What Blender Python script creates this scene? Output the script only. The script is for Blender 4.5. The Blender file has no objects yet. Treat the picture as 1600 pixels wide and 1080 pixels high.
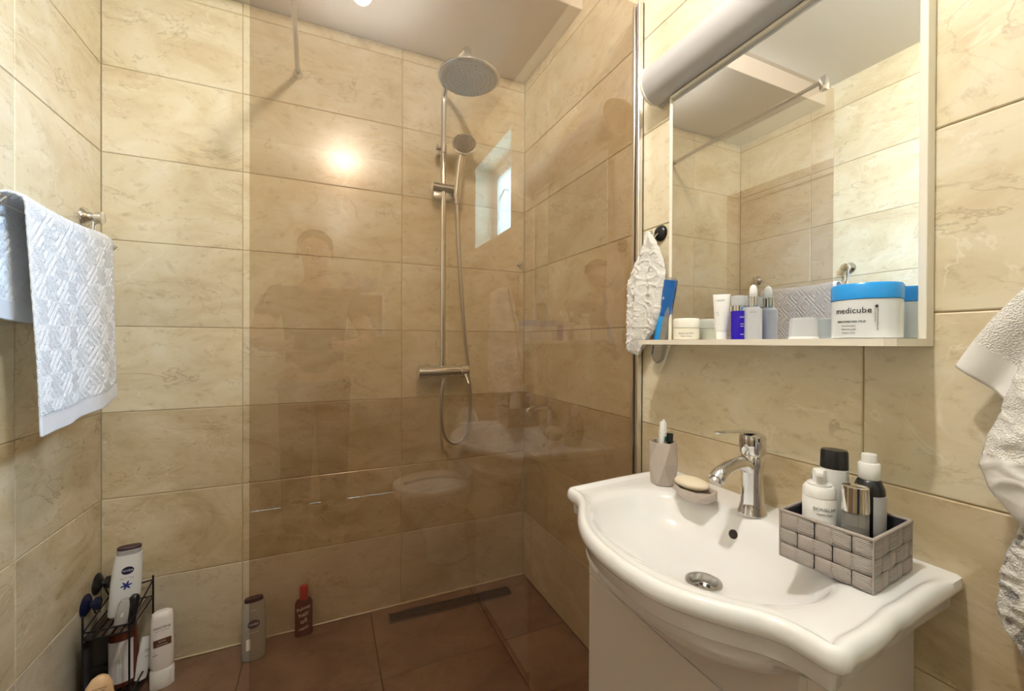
import bpy, bmesh, math, random
from mathutils import Vector, Matrix
random.seed(7)
S = bpy.context.scene
COL = S.collection
PI = math.pi
H = 1.165                                  # eye height

# ------------------------------------------------------------------ camera
yaw, pit, rol, F = 0.422278, -0.00441, 0.003855, 649.74
xa = Vector((math.cos(yaw), -math.sin(yaw), 0)); ya = Vector((math.sin(yaw), math.cos(yaw), 0)); za = Vector((0, 0, 1))
fwd = ya*math.cos(pit)+za*math.sin(pit); z2 = -ya*math.sin(pit)+za*math.cos(pit)
rgt = xa*math.cos(rol)+z2*math.sin(rol); up = -xa*math.sin(rol)+z2*math.cos(rol)
cd = bpy.data.cameras.new('camera'); cam = bpy.data.objects.new('camera', cd); COL.objects.link(cam)
cam.matrix_world = Matrix(((rgt.x, up.x, -fwd.x, 0), (rgt.y, up.y, -fwd.y, 0), (rgt.z, up.z, -fwd.z, H), (0, 0, 0, 1)))
cd.sensor_width = 36; cd.lens = F*36/1600; cd.shift_y = -1.44/1600; cd.clip_start = .01
S.camera = cam

# ------------------------------------------------------------------ sky, daylight at the window, exposure
S.view_settings.view_transform = 'Standard'; S.view_settings.look = 'None'
S.view_settings.gamma = 1; S.view_settings.exposure = 0.22; S.view_settings.use_curve_mapping = False
w = bpy.data.worlds.new('sky'); S.world = w; w.use_nodes = True
w.node_tree.nodes['Background'].inputs[0].default_value = (.42, .84, 1, 1)
w.node_tree.nodes['Background'].inputs[1].default_value = 16
WY0, WY1, WZ0, WZ1 = -.565, .025, 1.785, 2.325      # small high window in the right wall
ld = bpy.data.lights.new('daylight', 'AREA'); ld.shape = 'RECTANGLE'; ld.size = 1.5; ld.size_y = 1.3
ld.energy = 820; ld.color = (.50, .70, 1)
lo = bpy.data.objects.new('daylight', ld); COL.objects.link(lo)
lo.location = (2.5, -1.65, 2.72)
lo.rotation_euler = (Vector((.95, -.27, 2.05))-lo.location).to_track_quat('-Z', 'Y').to_euler()     # added area lamp outside, stands in for daylight through the window
LAMP = (.125, .38, 2.497); LAMP_E = 900; LAMP_C = (1, .948, .872)      # the lit globe itself lights the room

# ------------------------------------------------------------------ materials
def mat(name, col=(.8, .8, .8), rough=.5, metal=0, **kw):
    m = bpy.data.materials.new(name); m.use_nodes = True
    b = m.node_tree.nodes['Principled BSDF']
    b.inputs['Base Color'].default_value = (*col, 1); b.inputs['Roughness'].default_value = rough
    b.inputs['Metallic'].default_value = metal
    for k, v in kw.items(): b.inputs[k].default_value = v
    return m
def N(m, t, **kw):
    n = m.node_tree.nodes.new(t)
    for k, v in kw.items(): setattr(n, k, v)
    return n
def L(m, a, b): m.node_tree.links.new(a, b)
def BS(m): return m.node_tree.nodes['Principled BSDF']
def bumpy(m, scale=200, strength=.3, dist=.001, detail=3):
    tc = N(m, 'ShaderNodeTexCoord'); t = N(m, 'ShaderNodeTexNoise'); t.inputs['Scale'].default_value = scale; t.inputs['Detail'].default_value = detail
    bp = N(m, 'ShaderNodeBump'); bp.inputs['Strength'].default_value = strength; bp.inputs['Distance'].default_value = dist
    L(m, tc.outputs['Object'], t.inputs['Vector']); L(m, t.outputs[0], bp.inputs['Height']); L(m, bp.outputs[0], BS(m).inputs['Normal']); return m
def ramp(m, stops):
    r = N(m, 'ShaderNodeValToRGB'); e = r.color_ramp.elements
    while len(e) < len(stops): e.new(.5)
    for i, (p, c) in enumerate(stops): e[i].position = p; e[i].color = (*c, 1)
    return r
def marble(name, base, dark, light, rough=.25, seedoff=0.0, dirt=.0):
    m = mat(name, base, rough, **{'IOR': 1.68}); nt = m.node_tree
    tc = N(m, 'ShaderNodeTexCoord'); oi = N(m, 'ShaderNodeObjectInfo')
    mul = N(m, 'ShaderNodeVectorMath', operation='SCALE'); mul.inputs['Scale'].default_value = 37.0
    cmb = N(m, 'ShaderNodeCombineXYZ'); L(m, oi.outputs['Random'], cmb.inputs[0]); L(m, oi.outputs['Random'], cmb.inputs[2])
    L(m, cmb.outputs[0], mul.inputs[0])
    add = N(m, 'ShaderNodeVectorMath', operation='ADD'); L(m, tc.outputs['Object'], add.inputs[0]); L(m, mul.outputs[0], add.inputs[1])
    sc = N(m, 'ShaderNodeMapping'); sc.inputs['Scale'].default_value = (.8, 1, 1.35); sc.inputs['Rotation'].default_value = (0, .35, 0)
    L(m, add.outputs[0], sc.inputs[0])
    n1 = N(m, 'ShaderNodeTexNoise'); n1.inputs['Scale'].default_value = 4.5; n1.inputs['Detail'].default_value = 9; n1.inputs['Roughness'].default_value = .62; n1.inputs['Distortion'].default_value = 1.2
    L(m, sc.outputs[0], n1.inputs['Vector'])
    r1 = ramp(m, [(.30, dark), (.48, base), (.68, light)]); L(m, n1.outputs[0], r1.inputs[0])
    # fine speckle
    n2 = N(m, 'ShaderNodeTexNoise'); n2.inputs['Scale'].default_value = 26; n2.inputs['Detail'].default_value = 8; n2.inputs['Roughness'].default_value = .7
    L(m, sc.outputs[0], n2.inputs['Vector'])
    r2 = ramp(m, [(.30, (.62, .55, .42)), (.45, (1, 1, 1)), (.75, (1.0, 1.0, 1.0))]); L(m, n2.outputs[0], r2.inputs[0])
    mx = N(m, 'ShaderNodeMix', data_type='RGBA', blend_type='MULTIPLY'); mx.inputs[0].default_value = .6
    L(m, r1.outputs[0], mx.inputs[6]); L(m, r2.outputs[0], mx.inputs[7])
    # veins: narrow band around a noise level
    def vein(scale, lo_, wd, dist, det, off):
        mp = N(m, 'ShaderNodeMapping'); mp.inputs['Location'].default_value = (off, off*.7, off*1.3); mp.inputs['Rotation'].default_value = (0, -.5, 0); mp.inputs['Scale'].default_value = (.8, 1, 1.5)
        L(m, add.outputs[0], mp.inputs[0])
        n = N(m, 'ShaderNodeTexNoise'); n.inputs['Scale'].default_value = scale; n.inputs['Detail'].default_value = det; n.inputs['Distortion'].default_value = dist; n.inputs['Roughness'].default_value = .58
        L(m, mp.outputs[0], n.inputs['Vector'])
        r = ramp(m, [(lo_-wd, (0, 0, 0)), (lo_, (1, 1, 1)), (lo_+wd, (0, 0, 0))]); L(m, n.outputs[0], r.inputs[0])
        msk = N(m, 'ShaderNodeTexNoise'); msk.inputs['Scale'].default_value = 5.0; L(m, mp.outputs[0], msk.inputs['Vector'])
        rm = ramp(m, [(.46, (0, 0, 0)), (.6, (1, 1, 1))]); L(m, msk.outputs[0], rm.inputs[0])
        pr = N(m, 'ShaderNodeMath', operation='MULTIPLY'); L(m, r.outputs[0], pr.inputs[0]); L(m, rm.outputs[0], pr.inputs[1]); return pr
    v1 = vein(3.2, .5, .012, 1.6, 6, 3.1); v2 = vein(3.8, .52, .010, 1.2, 6, 9.7)
    m1 = N(m, 'ShaderNodeMix', data_type='RGBA'); f1 = N(m, 'ShaderNodeMath', operation='MULTIPLY'); L(m, v1.outputs[0], f1.inputs[0]); f1.inputs[1].default_value = .55; L(m, f1.outputs[0], m1.inputs[0]); L(m, mx.outputs[2], m1.inputs[6]); m1.inputs[7].default_value = (light[0]*1.12, light[1]*1.14, light[2]*1.2, 1)
    f2 = N(m, 'ShaderNodeMath', operation='MULTIPLY'); L(m, v2.outputs[0], f2.inputs[0]); f2.inputs[1].default_value = .5
    m2 = N(m, 'ShaderNodeMix', data_type='RGBA'); L(m, f2.outputs[0], m2.inputs[0]); L(m, m1.outputs[2], m2.inputs[6]); m2.inputs[7].default_value = (dark[0]*.55, dark[1]*.5, dark[2]*.42, 1)
    # tile to tile tone
    hs = N(m, 'ShaderNodeHueSaturation'); mr = N(m, 'ShaderNodeMapRange'); mr.inputs[3].default_value = .93; mr.inputs[4].default_value = 1.04
    L(m, oi.outputs['Random'], mr.inputs[0]); L(m, mr.outputs[0], hs.inputs['Value']); L(m, m2.outputs[2], hs.inputs['Color'])
    L(m, hs.outputs[0], BS(m).inputs['Base Color'])
    bp = N(m, 'ShaderNodeBump'); bp.inputs['Strength'].default_value = .25; bp.inputs['Distance'].default_value = .0012
    n3 = N(m, 'ShaderNodeTexNoise'); n3.inputs['Scale'].default_value = 9; n3.inputs['Detail'].default_value = 4; L(m, add.outputs[0], n3.inputs['Vector'])
    L(m, n3.outputs[0], bp.inputs['Height']); L(m, bp.outputs[0], BS(m).inputs['Normal'])
    return m

M = {}
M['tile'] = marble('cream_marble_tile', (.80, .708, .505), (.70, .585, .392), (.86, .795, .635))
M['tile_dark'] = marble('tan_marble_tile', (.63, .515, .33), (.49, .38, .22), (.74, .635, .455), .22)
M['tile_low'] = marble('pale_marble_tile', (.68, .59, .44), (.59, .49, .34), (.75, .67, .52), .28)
M['floor_tile'] = marble('brown_floor_tile', (.25, .15, .10), (.18, .10, .07), (.32, .20, .145), .3)
M['grout'] = bumpy(mat('grout', (.46, .35, .21), .8), 300, .4)
M['ceil'] = mat('ceiling_paint', (.80, .76, .72), .28)
M['white_gloss'] = mat('white_lacquer', (.86, .83, .78), .18)
M['frame'] = mat('white_laminate', (.92, .87, .76), .3)
M['ceramic'] = mat('white_ceramic', (.90, .90, .90), .07)
BS(M['ceramic']).inputs['Coat Weight'].default_value = .5; BS(M['ceramic']).inputs['Coat Roughness'].default_value = .03
M['cab'] = mat('vanity_lacquer', (.74, .68, .64), .16)
M['gap'] = mat('gap_shade_dark_parts', (.05, .04, .035), .8)  # near-black colour for painted shade in gaps and holes, also for dark parts
M['chrome'] = mat('chrome', (.78, .78, .79), .09, 1)
M['chrome_b'] = mat('brushed_chrome', (.62, .61, .60), .28, 1)
M['alu'] = mat('aluminium', (.78, .76, .73), .35, 1)
M['mirror'] = mat('mirror_silver', (.86, .89, .89), .0, 1)
M['black'] = mat('black_plastic', (.012, .012, .014), .25)
M['blackwire'] = mat('black_wire', (.02, .018, .02), .4, .6)
M['pewter'] = mat('aged_metal', (.30, .27, .25), .3, 1)
M['white'] = mat('white_plastic', (.88, .88, .87), .3)
M['cream'] = mat('cream_plastic', (.86, .82, .70), .35)
M['ink'] = mat('black_print', (.03, .03, .04), .6)
M['greyink'] = mat('grey_print', (.35, .35, .36), .6)
M['greyplast'] = mat('grey_plastic', (.42, .40, .40), .35)
M['navy'] = mat('navy_print', (.01, .015, .06), .35)
M['bluecup'] = mat('dark_blue_rubber', (.004, .007, .035), .3)
M['blue'] = mat('blue_plastic', (.01, .12, .42), .3)
M['skyblue'] = mat('bright_blue_plastic', (.02, .36, .95), .25)
M['cobalt'] = mat('cobalt_glass', (.03, .005, .62), .08)
BS(M['cobalt']).inputs['Transmission Weight'].default_value = .35
M['plum'] = mat('plum_plastic', (.05, .015, .03), .3)
M['brown'] = mat('brown_plastic', (.13, .035, .02), .25)
M['brownlabel'] = mat('brown_print', (.10, .035, .02), .5)
M['red'] = mat('red_plastic', (.55, .02, .02), .3)
M['darkred'] = mat('dark_red_bottle', (.10, .012, .012), .2)
M['redprint'] = mat('red_print', (.42, .03, .03), .5)
M['peach'] = mat('peach_plastic', (.85, .58, .34), .3)
M['stone'] = bumpy(mat('taupe_resin', (.50, .43, .38), .45), 120, .1)
M['soap'] = mat('soap', (.86, .76, .58), .45, **{'Subsurface Weight': .2, 'Subsurface Radius': (.02, .015, .01)})
M['bulb'] = mat('lit_bulb', (1, 1, 1), .5); BS(M['bulb']).inputs['Emission Color'].default_value = (*LAMP_C, 1); BS(M['bulb']).inputs['Emission Strength'].default_value = LAMP_E
M['paintwood'] = mat('door_stain', (.30, .19, .11), .4)

def tinted(name, col, ior=1.5, rough=0.0, gloss=(1, 1, 1)):
    m = bpy.data.materials.new(name); m.use_nodes = True; nt = m.node_tree; nt.nodes.clear()
    o = nt.nodes.new('ShaderNodeOutputMaterial'); t = nt.nodes.new('ShaderNodeBsdfTransparent'); g = nt.nodes.new('ShaderNodeBsdfGlossy')
    f = nt.nodes.new('ShaderNodeFresnel'); x = nt.nodes.new('ShaderNodeMixShader')
    t.inputs[0].default_value = (*col, 1); g.inputs[0].default_value = (*gloss, 1); g.inputs['Roughness'].default_value = rough; f.inputs['IOR'].default_value = ior
    # on faces seen from inside the slab the mirror part is left to the outer face's Fresnel term
    geo = nt.nodes.new('ShaderNodeNewGeometry'); inv = nt.nodes.new('ShaderNodeMath'); inv.operation = 'SUBTRACT'; inv.inputs[0].default_value = 1
    mu = nt.nodes.new('ShaderNodeMath'); mu.operation = 'MULTIPLY'
    nt.links.new(geo.outputs['Backfacing'], inv.inputs[1]); nt.links.new(f.outputs[0], mu.inputs[0]); nt.links.new(inv.outputs[0], mu.inputs[1])
    nt.links.new(mu.outputs[0], x.inputs[0]); nt.links.new(t.outputs[0], x.inputs[1]); nt.links.new(g.outputs[0], x.inputs[2]); nt.links.new(x.outputs[0], o.inputs[0])
    return m
M['glass'] = tinted('bronze_glass', (.81, .75, .69), 1.85)
M['pane'] = tinted('window_glass', (.96, .98, .98))
def clear(name, col, rough, trans, alpha=1):
    m = mat(name, col, rough); BS(m).inputs['Transmission Weight'].default_value = trans; BS(m).inputs['IOR'].default_value = 1.35; return m
M['frost'] = clear('frosted_plastic', (.86, .88, .92), .35, .55)
M['clear'] = clear('clear_plastic', (.80, .78, .72), .12, .75)
M['greyclear'] = clear('smoky_plastic', (.74, .73, .70), .2, .5)

def terry(name, col, bump=.9, scale=420):
    m = mat(name, col, .95); BS(m).inputs['Sheen Weight'].default_value = .4
    tc = N(m, 'ShaderNodeTexCoord'); v = N(m, 'ShaderNodeTexVoronoi'); v.inputs['Scale'].default_value = scale
    n = N(m, 'ShaderNodeTexNoise'); n.inputs['Scale'].default_value = 60; n.inputs['Detail'].default_value = 5
    a = N(m, 'ShaderNodeMath', operation='ADD'); L(m, tc.outputs['Object'], v.inputs['Vector']); L(m, tc.outputs['Object'], n.inputs['Vector'])
    L(m, v.outputs[0], a.inputs[0]); L(m, n.outputs[0], a.inputs[1])
    bp = N(m, 'ShaderNodeBump'); bp.inputs['Strength'].default_value = bump; bp.inputs['Distance'].default_value = .002
    L(m, a.outputs[0], bp.inputs['Height']); L(m, bp.outputs[0], BS(m).inputs['Normal'])
    return m
M['terry'] = terry('white_terry', (.84, .85, .88))
M['hem'] = terry('towel_hem', (.74, .76, .83), .3, 700)
M['terry_w'] = terry('cream_terry', (.88, .86, .82))
M['satin'] = bumpy(mat('satin_band', (.86, .84, .82), .6), 500, .2)
M['weave'] = bumpy(mat('grey_ribbon', (.40, .35, .32), .6), 700, .7, .001)
M['weave2'] = mat('grey_ribbon_rib', (.47, .42, .385), .6); m = M['weave2']
wv = N(m, 'ShaderNodeTexWave', bands_direction='Z'); wv.inputs['Scale'].default_value = 120; tc = N(m, 'ShaderNodeTexCoord'); L(m, tc.outputs['Object'], wv.inputs['Vector'])
bp = N(m, 'ShaderNodeBump'); bp.inputs['Strength'].default_value = .9; bp.inputs['Distance'].default_value = .0015; L(m, wv.outputs[0], bp.inputs['Height']); L(m, bp.outputs[0], BS(m).inputs['Normal'])
M['lining'] = mat('dark_lining', (.02, .02, .035), .8)

# ------------------------------------------------------------------ helpers
def obj(name, bm, m=None, parent=None, smooth=None, loc=None):
    if isinstance(bm, bmesh.types.BMesh):
        me = bpy.data.meshes.new(name)
        bmesh.ops.recalc_face_normals(bm, faces=bm.faces[:])
        bm.to_mesh(me); bm.free()
    else: me = bm
    if m is not None and not me.materials: me.materials.append(m)
    o = bpy.data.objects.new(name, me); COL.objects.link(o)
    if parent: o.parent = parent
    if loc: o.location = loc
    if smooth is not None:
        me.shade_smooth()
        if smooth < 179: me.set_sharp_from_angle(angle=math.radians(smooth))
    return o
def thing(name, label, cat, loc=(0, 0, 0), rotz=0, group=None, rot=None):
    o = bpy.data.objects.new(name, None); COL.objects.link(o); o.empty_display_size = .02
    o.location = loc; o.rotation_euler = rot if rot else (0, 0, rotz); o['label'] = label; o['category'] = cat
    if group: o['group'] = group
    return o
def tag(o, label, cat, group=None):
    o['label'] = label; o['category'] = cat
    if group: o['group'] = group
    return o
def struct(o): o['kind'] = 'structure'; return o
def BM(): return bmesh.new()
def box(bm, x0, x1, y0, y1, z0, z1, bev=0, seg=2):
    r = bmesh.ops.create_cube(bm, size=1, matrix=Matrix.Translation(((x0+x1)/2, (y0+y1)/2, (z0+z1)/2)) @ Matrix.Diagonal((x1-x0, y1-y0, z1-z0, 1)))
    if bev:
        es = list({e for v in r['verts'] for e in v.link_edges})
        bmesh.ops.bevel(bm, geom=es, offset=bev, segments=seg, affect='EDGES', profile=.5)
    return bm
def ringv(bm, z, rx, ry, n=2, seg=32, cx=0, cy=0, mtx=None):
    vs = []
    for i in range(seg):
        a = 2*PI*i/seg; c, s = math.cos(a), math.sin(a)
        p = Vector((cx+rx*math.copysign(abs(c)**(2/n), c), cy+ry*math.copysign(abs(s)**(2/n), s), z))
        vs.append(bm.verts.new(mtx @ p if mtx else p))
    return vs
def bridge(bm, a, b):
    n = len(a)
    for i in range(n): bm.faces.new((a[i], a[(i+1) % n], b[(i+1) % n], b[i]))
def loft(bm, secs, n=2, seg=32, mtx=None, cap0=True, cap1=True):
    """secs: (z, rx[, ry[, cx[, cy]]])"""
    pr = None; first = None
    for s in secs:
        z, rx = s[0], s[1]; ry = s[2] if len(s) > 2 else rx; cx = s[3] if len(s) > 3 else 0; cy = s[4] if len(s) > 4 else 0
        r = ringv(bm, z, max(rx, 1e-5), max(ry, 1e-5), n, seg, cx, cy, mtx)
        if pr: bridge(bm, pr, r)
        else: first = r
        pr = r
    if cap0: bm.faces.new(first[::-1])
    if cap1: bm.faces.new(pr)
    return bm
def tube(bm, pts, r, seg=12, rs=None, cap=True):
    pts = [Vector(p) for p in pts]; T = []
    for i in range(len(pts)):
        a = pts[max(i-1, 0)]; b = pts[min(i+1, len(pts)-1)]; T.append((b-a).normalized())
    nrm = T[0].orthogonal().normalized(); pv = None
    for i, p in enumerate(pts):
        if i:
            q = T[i-1].rotation_difference(T[i]); nrm = q @ nrm
        bn = T[i].cross(nrm).normalized(); rr = rs[i] if rs else r
        ring = [bm.verts.new(p+nrm*rr*math.cos(2*PI*k/seg)+bn*rr*math.sin(2*PI*k/seg)) for k in range(seg)]
        if pv: bridge(bm, pv, ring)
        elif cap: bm.faces.new(ring[::-1])
        pv = ring
    if cap: bm.faces.new(pv)
    return bm
def spline(ctrl, n=12):
    """Catmull-Rom through the control points"""
    P = [Vector(c) for c in ctrl]; P = [P[0]*2-P[1]]+P+[P[-1]*2-P[-2]]; out = []
    for i in range(1, len(P)-2):
        for k in range(n):
            t = k/n; a, b, c, d = P[i-1], P[i], P[i+1], P[i+2]
            out.append(.5*((2*b)+(c-a)*t+(2*a-5*b+4*c-d)*t*t+(3*b-a-3*c+d)*t**3))
    out.append(P[-2]); return out
def TR(x, y, z): return Matrix.Translation((x, y, z))
RX = lambda a: Matrix.Rotation(a, 4, 'X'); RY = lambda a: Matrix.Rotation(a, 4, 'Y'); RZ = lambda a: Matrix.Rotation(a, 4, 'Z')

def text(name, s, size, m, parent, mtx=None, curve_r=None, flat_n=None, extr=.0002, spacing=1.0, sx=1.0, align='CENTER', depth=None):
    """real lettering: text turned into a mesh lying in XZ facing -Y; wrapped on a cylinder of radius curve_r when given"""
    c = bpy.data.curves.new(name, 'FONT'); c.body = s; c.size = size; c.align_x = align; c.align_y = 'CENTER'; c.extrude = extr; c.space_character = spacing; c.resolution_u = 2
    t = bpy.data.objects.new(name, c); COL.objects.link(t)
    dg = bpy.context.evaluated_depsgraph_get(); me = bpy.data.meshes.new_from_object(t.evaluated_get(dg))
    COL.objects.unlink(t); bpy.data.objects.remove(t)
    bm = bmesh.new(); bm.from_mesh(me); bpy.data.meshes.remove(me)
    for v in bm.verts:
        x, y, z = v.co.x*sx, v.co.y, v.co.z
        if curve_r:
            a = x/curve_r; rr = curve_r+.0003+z
            v.co = Vector((rr*math.sin(a), -rr*math.cos(a), y))
        else: v.co = Vector((x, -z, y))
        if mtx: v.co = mtx @ v.co
    return obj(name, bm, m, parent)
def wrap(name, m, parent, r, z0, z1, a0, a1, off=.0004, seg=16, ry=None, mtx=None):
    """a label band on a round body, centred on -Y"""
    bm = BM(); ry = ry or r; prev = None
    for i in range(seg+1):
        a = a0+(a1-a0)*i/seg
        row = []
        for (rr_, z) in ((off, z0), (off, z1), (off-.001, z1), (off-.001, z0)):
            p = Vector(((r+rr_)*math.sin(a), -(ry+rr_)*math.cos(a), z)); row.append(bm.verts.new(mtx @ p if mtx else p))
        if prev: bridge(bm, prev, row)
        else: bm.faces.new(row)
        prev = row
    bm.faces.new(prev[::-1])
    return obj(name, bm, m, parent, 40)
def disc_patch(name, m, parent, rx, rz, R, zc, off=.0006, mtx=None, ac=0, seg=24):
    """an oval print on a round body"""
    bm = BM(); vs = [bm.verts.new((0, 0, 0)) for _ in range(seg+1)]
    def P(x, z): a = ac+x/R; return Vector(((R+off)*math.sin(a), -(R+off)*math.cos(a), zc+z))
    vs[0].co = P(0, 0)
    ri = [bm.verts.new(P(rx*.55*math.cos(2*PI*i/seg), rz*.55*math.sin(2*PI*i/seg))) for i in range(seg)]
    for i in range(seg): vs[i+1].co = P(rx*math.cos(2*PI*i/seg), rz*math.sin(2*PI*i/seg))
    for i in range(seg):
        j = (i+1) % seg
        bm.faces.new((vs[0], ri[i], ri[j])); bm.faces.new((ri[i], vs[i+1], vs[j+1], ri[j]))
    if mtx: bmesh.ops.transform(bm, matrix=mtx, verts=bm.verts[:])
    return obj(name, bm, m, parent, 60)
def face_cam(x, y):                          # turn of a standing bottle so its front looks into the room towards (0,0)
    return math.atan2(-x, y)

# ------------------------------------------------------------------ the room
XL, XR, YB, YN = -.703, .912, 1.884, -1.25
ZC, ZL, YS = 2.555, 2.465, 1.373             # upper ceiling, dropped ceiling over the shower, where it steps
zl = [0, .317]+[.317+.3*i for i in range(1, 8)]+[ZC+.01]
TC = {}
def tile_mesh(w, h):
    k = (round(w, 4), round(h, 4))
    if k not in TC:
        bm = BM(); c = .0022; t = .006; W, Hh = w/2, h/2
        a = [bm.verts.new(p) for p in ((-W, t, -Hh), (W, t, -Hh), (W, t, Hh), (-W, t, Hh))]
        b = [bm.verts.new(p) for p in ((-W, .0014, -Hh), (W, .0014, -Hh), (W, .0014, Hh), (-W, .0014, Hh))]
        d = [bm.verts.new(p) for p in ((-W+c, 0, -Hh+c), (W-c, 0, -Hh+c), (W-c, 0, Hh-c), (-W+c, 0, Hh-c))]
        bm.faces.new(a[::-1]); bridge(bm, a, b); bridge(bm, b, d); bm.faces.new(d)
        bmesh.ops.recalc_face_normals(bm, faces=bm.faces[:])
        me = bpy.data.meshes.new('tile'); bm.to_mesh(me); bm.free(); TC[k] = me
    return TC[k]
def tiles(wall, us, place, rotz, zs=zl, hole=None, ztop=None, uflip=1):
    """us: joint positions along the wall; place(u)->(x,y) ; tiles are 2 mm apart"""
    g = .0011
    for i in range(len(us)-1):
        for j in range(len(zs)-1):
            rects = [(us[i]+g, us[i+1]-g, zs[j]+g, min(zs[j+1], ztop or 9)-g)]
            if hole:
                h0, h1, k0, k1 = hole; out = []
                for (a, b, c, d) in rects:
                    if b <= h0 or a >= h1 or d <= k0 or c >= k1: out.append((a, b, c, d)); continue
                    if a < h0: out.append((a, h0, c, d)); a = h0
                    if b > h1: out.append((h1, b, c, d)); b = h1
                    if c < k0: out.append((a, b, c, k0))
                    if d > k1: out.append((a, b, k1, d))
                rects = out
            for (a, b, c, d) in rects:
                if b-a < .01 or d-c < .01: continue
                src = tile_mesh(b-a, d-c)
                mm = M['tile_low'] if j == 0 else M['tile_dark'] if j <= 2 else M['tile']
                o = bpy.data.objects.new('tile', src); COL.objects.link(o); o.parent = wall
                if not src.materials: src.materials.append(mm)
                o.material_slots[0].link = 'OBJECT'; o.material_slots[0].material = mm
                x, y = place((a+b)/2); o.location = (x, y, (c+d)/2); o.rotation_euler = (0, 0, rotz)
T = .12
wb = struct(obj('wall_back', box(BM(), XL-T, XR+T, YB+.0025, YB+T, 0, ZC+.1), M['grout']))
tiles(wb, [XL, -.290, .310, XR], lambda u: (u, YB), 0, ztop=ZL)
wl = struct(obj('wall_left', box(BM(), XL-T, XL-.0025, YN, YB, 0, ZC+.1), M['grout']))
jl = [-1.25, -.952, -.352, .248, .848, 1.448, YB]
tiles(wl, jl, lambda u: (XL, u), PI/2)
bm = BM()
for a, b, c, d in ((YN, WY0, 0, ZC+.1), (WY1, YB, 0, ZC+.1), (WY0, WY1, 0, WZ0), (WY0, WY1, WZ1, ZC+.1)): box(bm, XR+.0025, XR+.172, a, b, c, d)
wr = struct(obj('wall_right', bm, M['grout']))
jr = [-1.25, -.763, -.163, .437, 1.037, 1.637, YB]
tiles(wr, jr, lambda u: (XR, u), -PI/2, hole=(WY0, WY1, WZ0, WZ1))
wn = struct(obj('wall_near', box(BM(), XL-T, XR+.172, YN-T, YN, 0, ZC+.1), M['tile']))
struct(obj('floor', box(BM(), XL-T, XR+T, YN, YB+.05, -.1, -.0045), bumpy(mat('floor_grout', (.17, .10, .07), .8), 300, .4)))
fl = bpy.data.objects['floor']
xs = [XL]+[-.27+.45*i for i in range(0, 3)]+[XR]; ys = [-1.25, -.76, -.31, .14, .59, 1.04, 1.49, YB]
for i in range(len(xs)-1):
    for j in range(len(ys)-1):
        a, b, c, d = xs[i]+.001, xs[i+1]-.001, ys[j]+.001, ys[j+1]-.001
        if b-a < .02: continue
        bm = box(BM(), -(b-a)/2, (b-a)/2, -(d-c)/2, (d-c)/2, -.006, 0, .0012, 1)
        obj('floor_tile', bm, M['floor_tile'], fl, loc=((a+b)/2, (c+d)/2, 0))
struct(obj('ceiling', box(BM(), XL-T, XR+.172, YN, YS, ZC, ZC+.1), M['ceil']))
struct(obj('ceiling_soffit', box(BM(), XL-.05, XR+.05, YS, YB+.02, ZL, ZC+.1, .002, 1), M['ceil']))
# silicone bead where walls meet the shower floor
struct(obj('baseboard_back', box(BM(), XL, XR, YB-.006, YB, 0, .006, .002, 1), M['tile_low']))

# window (structure) with its frame, sash, handle and pane
win = struct(obj('window_1', box(BM(), XR+.0025, XR+.004, 0, .001, 0, .001), M['white'])) if False else None
bm = BM(); t = .05
X0, X1 = 1.03, 1.075
for a, b, c, d in ((WY0, WY1, WZ0, WZ0+t), (WY0, WY1, WZ1-t, WZ1), (WY0, WY0+t, WZ0+t, WZ1-t), (WY1-t, WY1, WZ0+t, WZ1-t)): box(bm, X0, X1, a, b, c, d, .004, 1)
win = struct(obj('window_1', bm, M['white']))
bm = BM(); t2 = .028
for a, b, c, d in ((WY0+t, WY1-t, WZ0+t, WZ0+t+t2), (WY0+t, WY1-t, WZ1-t-t2, WZ1-t), (WY0+t, WY0+t+t2, WZ0+t+t2, WZ1-t-t2), (WY1-t-t2, WY1-t, WZ0+t+t2, WZ1-t-t2)): box(bm, X0+.008, X1-.01, a, b, c, d, .003, 1)
obj('sash', bm, M['white'], win)
obj('pane', box(BM(), 1.055, 1.061, WY0+t+t2-.004, WY1-t-t2+.004, WZ0+t+t2-.004, WZ1-t-t2+.004), M['pane'], win)
bm = BM(); tube(bm, spline([(1.03, -.27, 2.10), (1.0, -.27, 2.10), (.995, -.285, 2.09), (.995, -.35, 2.05)], 6), .006, 8); obj('window_handle', bm, M['white'], win, 60)
bm = BM()
for a, b, c, d in ((WY0, WY1, WZ0-.004, WZ0+.004), (WY0, WY1, WZ1-.004, WZ1+.004)): box(bm, XR-.001, X0+.01, a, b, c, d)
for a, b in ((WY0-.004, WY0+.004), (WY1-.004, WY1+.004)): box(bm, XR-.001, X0+.01, a, b, WZ0, WZ1)
obj('reveal', bm, M['cream'], win)
# entrance door in the left wall, beside the viewpoint
dr = struct(obj('door_1', box(BM(), XL+.0005, XL+.030, .20, .86, .01, 2.07, .004, 1), M['paintwood']))
bm = BM(); box(bm, XL+.0005, XL+.045, .12, .1995, 0, 2.15, .004, 1); box(bm, XL+.0005, XL+.045, .8605, .94, 0, 2.15, .004, 1); box(bm, XL+.0005, XL+.045, .1995, .8605, 2.0705, 2.15, .004, 1)
obj('door_frame', bm, M['paintwood'], dr)
bm = BM(); tube(bm, spline([(XL+.03, .27, 1.03), (XL+.075, .27, 1.03), (XL+.085, .29, 1.03), (XL+.085, .38, 1.03)], 6), .009, 10); obj('door_handle', bm, M['chrome'], dr, 60)

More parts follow.
